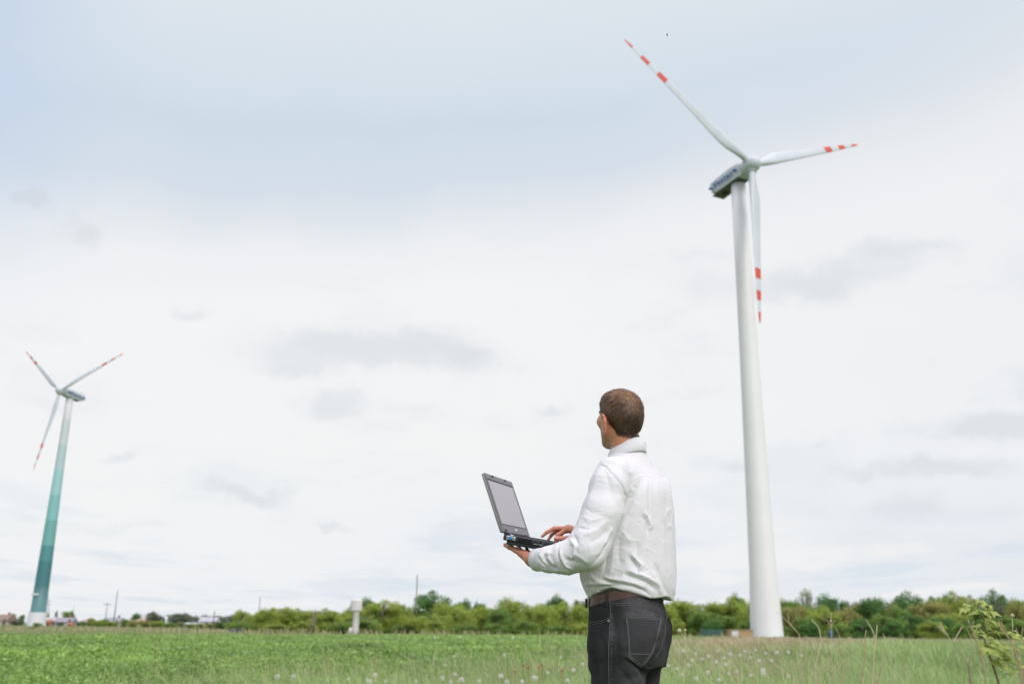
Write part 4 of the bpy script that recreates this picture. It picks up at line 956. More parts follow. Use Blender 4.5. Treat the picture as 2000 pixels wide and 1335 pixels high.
# right hand over the keys
rw = lpt(.288, .150, .040); WRR = rw
hr, tipsR = hand(rw, -LD*.97-LW*.10+LN*.20, LN, -LW, [(52, 40, 18), (20, 26, 14), (24, 32, 20), (30, 36, 22)], (6, 1, -3, -8), 1.0, thumb=((34, 28), (14, 30), (2, 20)))
body = [Loft([(.86, .430, 3.62, .140, .09, .09, 68), (1.05, .435, 3.62, .135, .085, .085, 66), (1.2, .445, 3.635, .155, .105, .11, 60), (1.4, .452, 3.635, .17, .115, .11, 59), (1.47, .462, 3.635, .14, .09, .09, 58)],
             k=.03, cut=(lambda u, v: .84+0*u, lambda u, v: 1.50+0*u), kc=.06),
        Cone(NK0, NK1, .060, .055, k=.03), Cone(NK0, SHL+[0, 0, -.005], .050, .045, k=.04), Cone(NK0, SHR, .050, .045, k=.04),
        Cone(SHL, ELL, .050, .040, k=.03), Cone(ELL, WRL, .038, .027, k=.01), Cone(SHR, ELR, .050, .040, k=.03), Cone(ELR, WRR, .038, .026, k=.01)]
LEGL = [PEL+lB(PTH)*.085+Z*.86, PEL+lB(PTH)*.088+Z*.50+fB(PTH)*.01, PEL+lB(PTH)*.10+Z*.09-fB(PTH)*.02]
LEGR = [PEL-lB(PTH)*.085+Z*.86, PEL-lB(PTH)*.10+Z*.50+fB(PTH)*.05, PEL-lB(PTH)*.125+Z*.09+fB(PTH)*.05]
for q in (LEGL, LEGR): body += [Cone(q[0], q[1], .078, .05, k=.03), Cone(q[1], q[2], .05, .034, k=.01), Cone(q[2], q[2]+fB(PTH)*.12-Z*.04, .034, .022, k=.01)]
body += hl+hr
# head
hd = [Ell(hp(0, -.010, .018), (.0740, .086, .080), (HL, HF, HU), k=.02),
      Ell(hp(0, .024, -.030), (.062, .066, .082), (HL, HF, HU), k=.03),
      Cone(hp(.044, .004, -.060), hp(.012, .068, -.096), .020, .016, k=.03), Cone(hp(-.044, .004, -.060), hp(-.012, .068, -.096), .020, .016, k=.03),
      Cone(hp(0, .040, -.080), hp(0, .070, -.097), .028, .016, k=.02),
      Cone(hp(.032, .079, .022), hp(-.032, .079, .022), .010, .010, k=.016),
      Cone(hp(0, .088, .012), hp(0, .108, -.026), .008, .011, k=.010), Cone(hp(.011, .093, -.031), hp(-.011, .093, -.031), .008, .008, k=.008),
      Ell(hp(.046, .056, -.020), (.020, .022, .018), (HL, HF, HU), k=.02), Ell(hp(-.046, .056, -.020), (.020, .022, .018), (HL, HF, HU), k=.02),
      Sub(Ell(hp(.032, .094, .001), (.015, .011, .009), (HL, HF, HU)), .010), Sub(Ell(hp(-.032, .094, .001), (.015, .011, .009), (HL, HF, HU)), .010),
      Ell(hp(.031, .074, .0), (.012, .012, .012), k=.003), Ell(hp(-.031, .074, .0), (.012, .012, .012), k=.003),
      Ell(hp(0, .087, -.060), (.022, .011, .0065), (HL, HF, HU), k=.005), Ell(hp(0, .086, -.069), (.019, .011, .006), (HL, HF, HU), k=.005)]
for sgn_ in (1, -1):
    E0 = hp(.074 if sgn_ > 0 else -.066, -.006 if sgn_ > 0 else .024, -.044); out_ = unit(HL*sgn_*.80-HF*.60); upx = unit(HU-HF*.14); acr = unit(np.cross(out_, upx)); fr = unit(-np.cross(HL*sgn_, HU)) ; fr = unit(HF+HL*sgn_*.55)
    rim = []; prof = [(-.002, .014, .000), (.007, .030, .010), (-.006, .038, .019), (-.020, .031, .024), (-.024, .011, .023), (-.018, -.010, .017), (-.008, -.025, .008), (.002, -.031, .002)]
    base_ = E0+fr*.004
    pts_ = [base_+HF*a_+HU*b_+HL*sgn_*c_ for a_, b_, c_ in prof]
    for a_, b_ in zip(pts_[:-1], pts_[1:]): rim.append(Cone(a_, b_, .0042, .0042, k=.003))
    rim.append(Ell(base_+HF*-.006+HU*.003+HL*sgn_*.004, (.019, .030, .0045), (unit(HF-HL*sgn_*.75), HU, unit(HL*sgn_+HF*.75)), k=.004))
    rim.append(Cone(pts_[-2], pts_[-1]+HU*-.001, .0062, .005, k=.004))
    hd.append(G(rim, k=.005))
body += [G(hd, k=.022)]
bV, bF = sdf_mesh(body, (-.25, 3.25, -.02), (.85, 4.15, 1.90), .0033)
bV = relax(bV, bF, 1, .3)
bN = vnormals(bV, bF)
# skin colour: stubble on the jaw, redder ears and knuckles, pale nails, eyes
q = bV-HC; ql, qf, qu = q@HL, q@HF, q@HU
SK = np.array([.56, .285, .175]); col = np.tile(SK, (len(bV), 1)); NECKC = np.array([.56, .25, .135])
wgt = lambda x, a, b: np.clip((x-a)/(b-a), 0, 1)[:, None]
col = col+(NECKC-col)*wgt(qf, .03, -.02)*wgt(qu, -.02, -.06)
stub = wgt(qu, -.035, -.062)*wgt(qf, -.005, .02)*(1-wgt(qu, -.125, -.14))*(bV[:, 2:3] > 1.55)
stub = stub*np.clip(.75+1.4*vnoise(bV, 260, 5), 0, 1)[:, None]
col = col*(1-stub*.62)+np.array([.16, .10, .07])*stub*.62
ear = (np.abs(ql) > .074)[:, None]*(np.abs(qf) < .045)[:, None]*(np.abs(qu+.04) < .045)[:, None]
col = np.where(ear > 0, np.array([.62, .24, .15]), col)
lips = (np.abs(ql) < .023) & (qf > .088) & (np.abs(qu+.064) < .010); col[lips] = (.5, .2, .16)
for s_ in (1, -1):
    e = np.linalg.norm(q-(HL*s_*.031+HF*.076), axis=1) < .0135; e &= qf > .078; col[e] = (.75, .73, .7)
    e2 = e & (np.hypot(ql-s_*.031, qu) < .0048); col[e2] = (.08, .05, .03)
brow = (np.abs(np.abs(ql)-.034) < .018) & (np.abs(qu-.024) < .005) & (qf > .07); col[brow] = (.06, .035, .02)
hand_w = (np.linalg.norm(bV-(rw-LD*.09), axis=1) < .14) | (np.linalg.norm(bV-(lw-LD*.09), axis=1) < .14)
col[hand_w] = np.array([.60, .25, .165])*(1+.25*vnoise(bV[hand_w], 60, 7))[:, None]
for tp, dd, zz in tipsL+tipsR:
    e = (np.linalg.norm(bV-(tp-dd*.002+zz*.006), axis=1) < .0075) & ((bN@zz) > .55); col[e] = (.78, .50, .42)
t_sh = shirtm.node_tree; gs = N(t_sh); ob_ = gs.node('ShaderNodeTexCoord').outputs['Object']
wq = gs.node('ShaderNodeTexNoise'); t_sh.links.new(ob_, wq.inputs['Vector']); wq.inputs['Scale'].default_value = 15; wq.inputs['Detail'].default_value = 1.5; wq.inputs['Distortion'].default_value = 1.2
rg = gs.m('SUBTRACT', 1.0, gs.smooth(gs.m('ABSOLUTE', gs.m('SUBTRACT', wq.outputs[0], .5)), 0.0, .07)); msk = gs.smooth(gs.noise(ob_, 6, 2), .42, .62)
bq = gs.node('ShaderNodeBump'); bq.inputs['Strength'].default_value = .30; bq.inputs['Distance'].default_value = .0035; t_sh.links.new(gs.m('MULTIPLY', rg, msk), bq.inputs['Height'])
ob2 = [q for q in t_sh.nodes if q.type == 'BUMP' and q != bq][0]; t_sh.links.new(bq.outputs[0], ob2.inputs['Normal'])
person = mesh('person', bV-ORG, bF, skin, None, True, col=col, loc=tuple(ORG))
tag(person, 'man in white shirt and black jeans holding an open laptop, seen from behind', 'person')

# ---- hair
def hairline(P):
    q = P-HC; l, f, u = q@HL, q@HF, q@HU
    # lower edge of the hair as a height: forehead high, sideburn to mid-ear, nape low
    low = np.interp(f, [-.12, -.06, -.035, -.020, .006, .012, .034, .046, .062, .090, .13], [-.078, -.075, -.066, -.044, -.022, -.026, -.036, .010, .050, .066, .075])
    return low-u
class HairShell(P_):
    def __init__(s): s.k = .01; s.e = [Ell(hp(0, -.009, .018), (.0765, .0880, .0845), (HL, HF, HU)), Ell(hp(0, .024, .058), (.058, .058, .040), (HL, HF, HU), k=.03), Ell(hp(0, -.040, -.026), (.058, .050, .058), (HL, HF, HU), k=.03)]
    def d(s, P):
        d = ev(s.e, P); e = hairline(P)+.006*vnoise(P, 120, 3)+.004*vnoise(P, 260, 4)
        h = np.maximum(.010-np.abs(d-e), 0)/.010; return np.maximum(d, e)+h*h*.010/4
def crown(P): return P-hp(-.012, -.085, .075)
def warp(P):
    q = crown(P); r = np.linalg.norm(q, axis=1)+1e-6; u_ = q/r[:, None]
    # ridges running away from the crown
    a = u_@HL; b = u_@HU; c = u_@HF
    return .0030*vnoise(np.stack([a*9, b*9+c*3, r*14], 1), 1.6, 6)+.0022*vnoise(np.stack([a*26, b*26, r*22], 1), 1.5, 8)
hV, hF = sdf_mesh([HairShell()], hp(0, 0, 0)-.16, hp(0, 0, 0)+.17, .0026, warp)
hN = vnormals(hV, hF)
hq = hV-HC; t_ = np.clip(vnoise(np.stack([unit_ for unit_ in (crown(hV)/np.linalg.norm(crown(hV), axis=1, keepdims=True)).T], 1)*30, 1., 2)+.5, 0, 1)
DK, LT = np.array([.042, .023, .014]), np.array([.29, .150, .072])
hcol = DK+(LT-DK)*(t_*.5)[:, None]
V = [hV]; F = [hF]; K = [hcol]; off = len(hV)
nS = 34000; pick = RNG.choice(len(hF), nS); sV = []; sF = []; sK = []
fc = hV[hF].mean(1); fn = hN[hF].mean(1)
P = fc[pick]+RNG.normal(0, .0012, (nS, 3)); Nn = fn[pick]; D0 = crown(P); D0 = D0+RNG.normal(0, .012, D0.shape)
fr_w = np.clip((P-HC)@HF/.08, 0, 1)[:, None]*np.clip((P-HC)@HU/.05, 0, 1)[:, None]
D0 = D0/np.linalg.norm(D0, axis=1, keepdims=True)+HL*.5*fr_w-HU*.55*(1-np.clip((P-HC)@HU/.07, 0, 1))[:, None]
D0 -= Nn*(D0*Nn).sum(1, keepdims=True); D0 /= np.linalg.norm(D0, axis=1, keepdims=True)+1e-9
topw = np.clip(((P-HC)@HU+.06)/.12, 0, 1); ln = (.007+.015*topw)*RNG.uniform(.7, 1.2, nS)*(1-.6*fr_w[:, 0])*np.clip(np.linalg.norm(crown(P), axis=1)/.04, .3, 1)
S = np.cross(D0, Nn); wd = RNG.uniform(.0004, .0008, nS)[:, None]
lift = (RNG.uniform(.0002, .0012, nS)+.003*(RNG.random(nS) < .03))[:, None]*(.25+.75*topw[:, None])
cshade = np.clip(RNG.normal(.42, .15, nS)+.75*vnoise(P*[1, 1, .6], 30, 9), 0, 1.3)*(.30+.75*topw)  # sky highlight painted into the strands: lighter on top, darker low down
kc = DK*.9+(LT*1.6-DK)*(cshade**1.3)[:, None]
for j, (t0, z0, ww) in enumerate([(0, .0, 1.), (.4, .8, 1.), (.75, 1., .7), (1., .55, .15)]):
    c_ = P+D0*(ln*t0)[:, None]+Nn*lift*z0-Nn*(ln**2*t0**2*4.0)[:, None]
    sV += [c_-S*wd*ww, c_+S*wd*ww]
sv = np.stack(sV, 1).reshape(-1, 3); b0 = np.arange(nS)*8+off
sf = np.concatenate([np.stack([b0+2*j, b0+2*j+1, b0+2*j+3, b0+2*j+2], 1) for j in range(3)])
HV_ = np.vstack([hV, sv]); HF_ = np.vstack([hF, sf]); HK = np.vstack([hcol, np.repeat(kc, 8, axis=0)])
mesh('hair', HV_-ORG, HF_, hairm, person, True, col=HK)

# short hairs fading out on the nape below the hairline
hl_ = hairline(bV); cand = np.where((hl_ > -.002) & (hl_ < .016) & (qf < -.030) & (np.abs(ql) < .062) & (qu < -.02) & (bV[:, 2] > 1.6))[0]
cand = RNG.choice(cand, 6000); cand = cand[RNG.random(len(cand)) < np.clip(1-(hl_[cand])/.016, 0, 1)**1.3]
Pn = bV[cand]+RNG.normal(0, .001, (len(cand), 3)); Nn2 = bN[cand]; Dn = -HU*1.+HF*-.15+RNG.normal(0, .25, Pn.shape); Dn -= Nn2*(Dn*Nn2).sum(1, keepdims=True); Dn /= np.linalg.norm(Dn, axis=1, keepdims=True)
Sn = np.cross(Dn, Nn2)*.00035; a_ = Pn+Nn2*.0002; b2_ = Pn+Dn*.006+Nn2*.0008
vv = np.stack([a_-Sn, a_+Sn, b2_+Sn*.3, b2_-Sn*.3], 1).reshape(-1, 3)
hm_ = bpy.data.objects['hair']; old = hm_.data
HV_ = np.vstack([HV_-ORG, vv-ORG]); HF_ = np.vstack([HF_, np.arange(len(vv)).reshape(-1, 4)+len(HV_)-len(vv)]); HK = np.vstack([HK, np.tile(DK*1.5, (len(vv), 1))])
bpy.data.objects.remove(hm_); bpy.data.meshes.remove(old); mesh('hair', HV_, HF_, hairm, person, True, col=HK)

# ---- trousers
def wz(u, v): return 1.063-.20*v-.02*np.abs(u)
jt = Loft([(.70, .432, 3.62, .150, .120, .125, 68), (.84, .432, 3.62, .170, .130, .135, 68), (.93, .432, 3.62, .178, .134, .142, 68), (1.00, .432, 3.62, .172, .130, .132, 68), (1.07, .434, 3.62, .163, .124, .122, 67), (1.12, .434, 3.62, .160, .12, .12, 67)],
          n=2.3, k=.04, cut=(lambda u, v: .80+0*u, lambda u, v: wz(u, v)), kc=.008)
f_, l_ = fB(PTH), lB(PTH)
JL = [PEL+l_*.088+Z*.86, PEL+l_*.090+Z*.50+f_*.01, PEL+l_*.10+Z*.05-f_*.02]; JR = [PEL-l_*.088+Z*.86-f_*.01, PEL-l_*.10+Z*.50+f_*.05, PEL-l_*.125+Z*.05+f_*.05]
jt_tree = [jt, Cone(JL[0]+f_*.008, PEL+l_*.088+Z*.70+f_*.012, .102, .092, k=.035), Cone(PEL+l_*.088+Z*.70+f_*.012, JL[1], .092, .070, k=.01), Cone(JL[1], JL[2], .070, .062, k=.01),
           G([Cone(JR[0], PEL-l_*.088+Z*.70+f_*.008, .100, .090, k=.02), Cone(PEL-l_*.088+Z*.70+f_*.008, JR[1], .090, .068, k=.01), Cone(JR[1], JR[2], .068, .062, k=.01)], k=.014),
           Ell(PEL+l_*.078-f_*.058+Z*.920, (.082, .088, .100), (l_, f_, Z), k=.05), Ell(PEL-l_*.078-f_*.052+Z*.920, (.082, .088, .100), (l_, f_, Z), k=.04)]
jV, jF = sdf_mesh(jt_tree, (.15, 3.30, .0), (.75, 3.95, 1.14), .0040, lambda P: .003*vnoise(P*[1, 1, 2.2], 16, 2)+.0015*vnoise(P, 60, 3))
jV, jF = largest(jV, jF); jV = relax(jV, jF, 2, .5); jN = vnormals(jV, jF)
Q = proj(jV); fc_ = np.clip(((CAM-jV)/np.linalg.norm(CAM-jV, axis=1, keepdims=True)*jN).sum(1)*2, 0, 1)
dj = np.zeros(len(jV))
for pts, wd_, am in [([(1191.5, 1176), (1192, 1216), (1189, 1257), (1189, 1335)], 3, .0022), ([(1196, 1180), (1197, 1220), (1195, 1300), (1196, 1335)], 3, -.0025),
                     ([(1218, 1282), (1242, 1300), (1256, 1313), (1263, 1345)], 5, -.010), ([(1205, 1262), (1235, 1280), (1262, 1290)], 7, -.004), ([(1211, 1258), (1224, 1280), (1245, 1312)], 5, .004),
                     ([(1154, 1196), (1150, 1210), (1156, 1218), (1165, 1219.5), (1180, 1215), (1190, 1210)], 2.5, -.003), ([(1158, 1200), (1160, 1210), (1180, 1210)], 5, -.002),
                     ([(1302, 1197), (1299, 1233), (1291, 1265), (1279, 1284)], 3, -.003), ([(1272, 1240), (1276, 1262), (1284, 1256), (1290, 1244)], 5, -.004),
                     ([(1200, 1300), (1222, 1318), (1240, 1345)], 6, -.003), ([(1168, 1235), (1180, 1262), (1186, 1300)], 7, -.002), ([(1160, 1290), (1168, 1320)], 5, -.002),
                     ([(1243, 1262), (1262, 1248), (1276, 1252)], 5, .003), ([(1266, 1190), (1288, 1196), (1300, 1206)], 3, -.002), ([(1206, 1272), (1232, 1290), (1250, 1318), (1254, 1345)], 9, .007), ([(1228, 1290), (1250, 1306), (1266, 1322)], 8, -.007), ([(1262, 1300), (1280, 1306), (1296, 1304)], 5, -.004), ([(1198, 1205), (1206, 1240), (1204, 1275)], 5, -.0025), ([(1160, 1180), (1176, 1186), (1188, 1184)], 4, -.002), ([(1165, 1226), (1178, 1232), (1187, 1230)], 3, -.0018), ([(1240, 1225), (1262, 1232), (1280, 1228)], 6, -.002), ([(1292, 1215), (1300, 1240), (1299, 1270)], 4, -.003), ([(1195, 1310), (1215, 1322), (1236, 1326)], 5, -.002)]:
    dj += fold(Q, pts, wd_, am*1.5)
dj += .0016*np.exp(-np.abs(Q[:, 0]-1194)/4)*np.sin(Q[:, 1]*.75+2*vnoise(jV, 30, 5))+.0014*np.exp(-np.abs(Q[:, 1]-1181)/4)*np.sin(Q[:, 0]*.8)*(Q[:, 0] > 1195)
jV = jV+jN*(dj*fc_)[:, None]; jN = vnormals(jV, jF)
dbase = np.array([.024, .024, .026]); jc = np.tile(dbase, (len(jV), 1))
worn = np.clip(.5+1.6*fbm(jV, 14, 3, 4), 0, 1)*np.clip(1.2-np.abs(Q[:, 0]-1245)/60, .2, 1)
jc = jc*(.85+1.9*worn[:, None])*(1+.8*np.exp(-np.abs(Q[:, 0]-1195)/3)[:, None]*np.clip(.4+2*vnoise(jV, 120, 8), 0, 1)[:, None])
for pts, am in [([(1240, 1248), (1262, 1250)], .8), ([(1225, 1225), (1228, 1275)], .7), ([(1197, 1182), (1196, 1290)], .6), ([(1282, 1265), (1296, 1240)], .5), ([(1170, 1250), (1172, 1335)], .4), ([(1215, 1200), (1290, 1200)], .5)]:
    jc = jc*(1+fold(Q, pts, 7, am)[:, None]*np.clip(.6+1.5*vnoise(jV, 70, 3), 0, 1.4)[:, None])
trousers = mesh('trousers', jV-ORG, jF, denim, person, True, col=jc)
jb = bvh_of(jV, jF)
def clothline(pts, name, parent, bv=jb, r=.0008, m=thread, lift=.0010): return stitch(bv, pts, name, m, parent, ORG, r, lift)
seams = [[(1191, 1172), (1192.5, 1189), (1191.7, 1216.6), (1189, 1257), (1188.4, 1289), (1189, 1313), (1190, 1345)],
         [(1150.5, 1200), (1150.2, 1209), (1154, 1217), (1163.5, 1218.5), (1179.6, 1214), (1188.4, 1210)], [(1154, 1213), (1163, 1215), (1179, 1210.5), (1189, 1206.5)],
         [(1191.7, 1176.4), (1224.7, 1178), (1265, 1182), (1290.7, 1189), (1301, 1196)], [(1192, 1180), (1224, 1181.8), (1264, 1186), (1289, 1193), (1300, 1200)],
         [(1302, 1199), (1299, 1232.7), (1291, 1265), (1280, 1282.7)], [(1166, 1177), (1190, 1168.5), (1206, 1164.5)], [(1215, 1164.5), (1240, 1163.6), (1266, 1165)]]
for s_ in seams: clothline(s_, 'seam', trousers)
# pockets: raised panels following the cloth
def panel(poly, name, parent, bv, m, thick=.0028, n=13, colr=None, mirror=None):
    poly = np.array(poly, float); K_ = len(poly)
    bm = bmesh.new(); cx = poly.mean(0); x0, y0 = poly.min(0); x1, y1 = poly.max(0)
    vs = [bm.verts.new((p[0], p[1], 0)) for p in poly]; f = bm.faces.new(vs)
    for a in np.linspace(x0, x1, n)[1:-1]: bmesh.ops.bisect_plane(bm, geom=bm.verts[:]+bm.edges[:]+bm.faces[:], plane_co=(a, 0, 0), plane_no=(1, 0, 0))
    for a in np.linspace(y0, y1, n)[1:-1]: bmesh.ops.bisect_plane(bm, geom=bm.verts[:]+bm.edges[:]+bm.faces[:], plane_co=(0, a, 0), plane_no=(0, 1, 0))
    bm.verts.index_update(); pv = [v.co.copy() for v in bm.verts]; Fp = [[v.index for v in f.verts] for f in bm.faces]
    be = [(e.verts[0].index, e.verts[1].index) for e in bm.edges if len(e.link_faces) == 1]; bm.free()
    top = []; bot = []
    for c_ in pv:
        h = cast(bv, c_.x, c_.y)
        if h is None: h = (at(c_.x, c_.y, 3.6), np.array([0, -1., 0]))
        top.append(h[0]+h[1]*thick); bot.append(h[0]-h[1]*.004)
    top = np.array(top); bot = np.array(bot)
    if mirror is not None: top, bot = mirror(top, thick), mirror(bot, -.004)
    n0 = len(top); V_ = np.vstack([top, bot]); a0 = V_[Fp[0][0]]; nn = np.cross(V_[Fp[0][1]]-a0, V_[Fp[0][2]]-a0)
    if nn@(CAM-a0) < 0 and mirror is None: Fp = [q[::-1] for q in Fp]
    Ff = Fp+[(a, b, b+n0, a+n0) for a, b in be]
    o = mesh(name, V_-ORG, Ff, m, parent, False, col=np.tile(dbase*1.95 if colr is None else np.array(colr), (2*n0, 1)))
    autosmooth(o, 50); return o
POC = [(1221.5, 1202.5), (1258, 1204), (1294, 1205.5), (1290, 1222), (1286, 1240), (1280, 1259), (1274, 1277), (1253.7, 1304), (1227.5, 1285), (1226, 1245)]
pk = panel(POC, 'back_pocket', trousers, jb, denim)
pv_ = np.array([v.co for v in pk.data.vertices])+ORG
pkb = BVHTree.FromPolygons([tuple(v) for v in pv_], [tuple(f.vertices) for f in pk.data.polygons])
inner = lambda P, s: [tuple(np.array([1256, 1246])+(np.array(p)-[1256, 1246])*s) for p in P]
loop_ = inner(POC, .97); loop2 = inner(POC, .90)
for L_ in (loop_+[loop_[0]], [loop2[0], loop2[1], loop2[2]], [loop2[2], loop2[3], loop2[4], loop2[5], loop2[6], loop2[7], loop2[8], loop2[9], loop2[0]], [(1228, 1276), (1272, 1277)]): clothline(L_, 'stitching', pk, pkb, .0010)
def mirr(P, off):
    q = P-PEL; l = q@l_; Pm = P-2*np.outer(l, l_); out = []
    for p_ in Pm:
        h = jb.find_nearest(Vector(p_)); out.append(np.array(h[0])+np.array(h[1])*off)
    return np.array(out)
panel(POC, 'back_pocket', trousers, jb, denim, thick=.0045, mirror=mirr)
# belt, loops, buckle, rivet
def belt_ring(off, hgt, dz, name, m, parent, thick=.003, a0=0, a1=2*math.pi, n=96):
    V_ = []; F_ = []; closed = abs(a1-a0-2*math.pi) < 1e-6; cnt = n if closed else n+1
    for i in range(cnt):
        t = a0+(a1-a0)*i/n; a = .163+off; b = (.124 if math.sin(t) > 0 else .122)+off
        u = a*math.copysign(abs(math.cos(t))**(2/2.3), math.cos(t)); v = b*math.copysign(abs(math.sin(t))**(2/2.3), math.sin(t))
        zc = wz(u, v)+dz; c_ = np.array([.434, 3.62, 0])+lB(67)*u+fB(67)*v
        r_ = unit(lB(67)*u/a+fB(67)*v/b)
        V_ += [c_+r_*o_+Z*(zc+h_) for o_, h_ in ((0, 0), (thick, .002), (thick, hgt-.002), (0, hgt))]
    for i in range(cnt if closed else cnt-1):
        j = (i+1) % cnt
        for k_ in range(4): F_.append((i*4+k_, j*4+k_, j*4+(k_+1) % 4, i*4+(k_+1) % 4))
    if not closed: F_ += [(0, 1, 2, 3), tuple((cnt-1)*4+k_ for k_ in (3, 2, 1, 0))]
    return autosmooth(mesh(name, np.array(V_)-ORG, F_, m, parent), 50)
belt = belt_ring(.0035, .036, -.036, 'belt', leather, person, .0038)
for t0 in (8, 55, 125, 172, 232, 308):
    a_ = R_(t0); belt_ring(.0085, .060, -.052, 'belt_loop', denim, trousers, .002, a_-.028, a_+.028, 4)
for o in trousers.children:
    if o.name.startswith('belt_loop'):
        at_ = o.data.color_attributes.new('Col', 'FLOAT_COLOR', 'POINT')
        at_.data.foreach_set('color', np.tile([*(dbase*1.5), 1], len(o.data.vertices)).astype(np.float32))
bc = np.array([.434, 3.62, 0])+fB(67)*.134+Z*(wz(0, .124)-.018)
bk = MB().box(bc+fB(67)*.004, (.046, .009, .040), (lB(67), fB(67), Z), .003).build('belt_buckle', metalm, person, org=ORG)
tl = MB().box(bc+fB(67)*.012+lB(67)*.032, (.075, .006, .034), (unit(lB(67)-fB(67)*.25), fB(67), Z), .002)
tl.build('belt_tail', leather, belt, org=ORG)
rv = cast(jb, 1189, 1211.5)
if rv: MB().lathe([(.0045, -.001), (.0045, .002), (.003, .003), (.0015, .0022)], rv[0], 14, (unit(np.cross(rv[1], Z)), Z, rv[1])).build('rivet', metalm, trousers, True, ORG)
# shoes
for L_, s_ in ((JL, 1), (JR, -1)):
    c_ = L_[2].copy(); c_[2] = 0
    d_ = unit(f_+l_*.12*s_); gz0 = float(ground_z(c_[0], c_[1]))
    tr = [Cone(c_-d_*.035+Z*.045, c_+d_*.05+Z*.050, .038, .040, k=.02), Cone(c_+d_*.05+Z*.045, c_+d_*.175+Z*.030, .040, .026, k=.02), Cone(c_-d_*.01+Z*.06, c_-d_*.015+Z*.11, .038, .040, k=.02), Box(c_+d_*.065+Z*.008, (.145, .044, .016), (d_, np.cross(Z, d_), Z), .008, k=.012)]
    sV_, sF_ = sdf_mesh(tr, c_-[.3, .3, .05], c_+[.3, .3, .2], .006)
    mesh('shoe', sV_-ORG, sF_, shoem, person, True)

# ---- shirt
zc_back = lambda u, v: np.interp(v, [-.17, -.08, 0, .08, .16], [1.034, 1.047, 1.064, 1.046, 1.028])+.006*np.sin(u*40)
stor = Loft([(1.00, .440, 3.63, .168, .130, .150, 66), (1.05, .440, 3.63, .186, .142, .165, 65), (1.10, .440, 3.635, .200, .168, .172, 63), (1.16, .442, 3.64, .202, .166, .172, 61), (1.26, .446, 3.64, .200, .158, .166, 59),
             (1.36, .450, 3.64, .200, .150, .160, 59), (1.43, .456, 3.64, .195, .140, .148, 59), (1.48, .460, 3.64, .160, .112, .122, 59), (1.53, .456, 3.63, .090, .078, .082, 56), (1.565, .448, 3.618, .064, .062, .064, 52)],
            n=2.25, k=.03, cut=(zc_back, lambda u, v: 1.600-.05*u*0-.30*v), kc=.007)
U1 = at(1190, 950, 3.44); U2 = at(1176, 1003, 3.41); U3 = at(1154, 1058, 3.385); F1 = at(1146, 1075, 3.375); F2 = at(1108, 1088, 3.40); F3 = at(1072, 1092, 3.425)
cuffE = lw-unit(lw-ELL)*.012; C1 = cuffE-unit(cuffE-F3)*.055
sleeveL = [Cone(SHL+[0, 0, .002], U1, .062, .067, k=.02), Cone(U1, U2, .067, .070, k=.02), Cone(U2, U3, .070, .070, k=.02), Cone(U3, F1, .068, .066, k=.01), Cone(F1, F2, .064, .055, k=.02), Cone(F2, F3, .054, .043, k=.02), Cone(F3, cuffE, .042, .037, k=.015)]
cuffRE = rw+unit(ELR-rw)*.020
sleeveR = [Cone(SHR, ELR, .068, .066, k=.02), Cone(ELR, cuffRE, .064, .036, k=.02)]
NKC = np.array([.452, 3.622, 1.545])
sh = [stor, Cone(NKC+[0, 0, -.03], SHL+[.004, .004, .006], .058, .060, k=.05), Cone(NKC+[0, 0, -.03], SHR+[0, 0, .0], .058, .062, k=.05),
      G(sleeveL, k=.016), G(sleeveR, k=.016),
      Sub(Cone(cuffE+unit(lw-ELL)*.004, cuffE+unit(lw-ELL)*.06, .030, .034), .004), Sub(Cone(NK0+[0, 0, .07], NK1+[0, 0, .05], .060, .064), .006)]
def swarp(P):
    a = P*np.array([1., 1., .42])
    r = fbm(a, 13, 2, 3); rid = (.5-np.abs(vnoise(P*[1, 1, .5]+.05*np.stack([vnoise(P, 9, 1), vnoise(P, 9, 2), vnoise(P, 9, 4)], 1), 17, 5))*2)
    W2 = P+.03*np.stack([vnoise(P, 14, 11), vnoise(P, 14, 12), vnoise(P, 14, 14)], 1); r2 = np.maximum(0, .16-np.abs(vnoise(W2*[1, 1, .7], 24, 15)))/.16; r3 = np.maximum(0, .13-np.abs(vnoise(W2*[.8, .8, 1.], 42, 16)))/.13
    return .0028*r+.0026*rid*np.clip(.1+2*vnoise(P, 6, 8), 0, 1)-.0026*r2*np.clip(.35+2.2*vnoise(P, 8, 21), 0, 1)-.0014*r3*np.clip(.2+2.4*vnoise(P, 10, 22), 0, 1)
sV_, sF_ = sdf_mesh(sh, (-.12, 3.22, .98), (.80, 4.05, 1.65), .0031, swarp)
sV_ = relax(sV_, sF_, 2, .5); sN = vnormals(sV_, sF_)
Q = proj(sV_); fc_ = np.clip(((CAM-sV_)/np.linalg.norm(CAM-sV_, axis=1, keepdims=True)*sN).sum(1)*2.2, 0, 1)
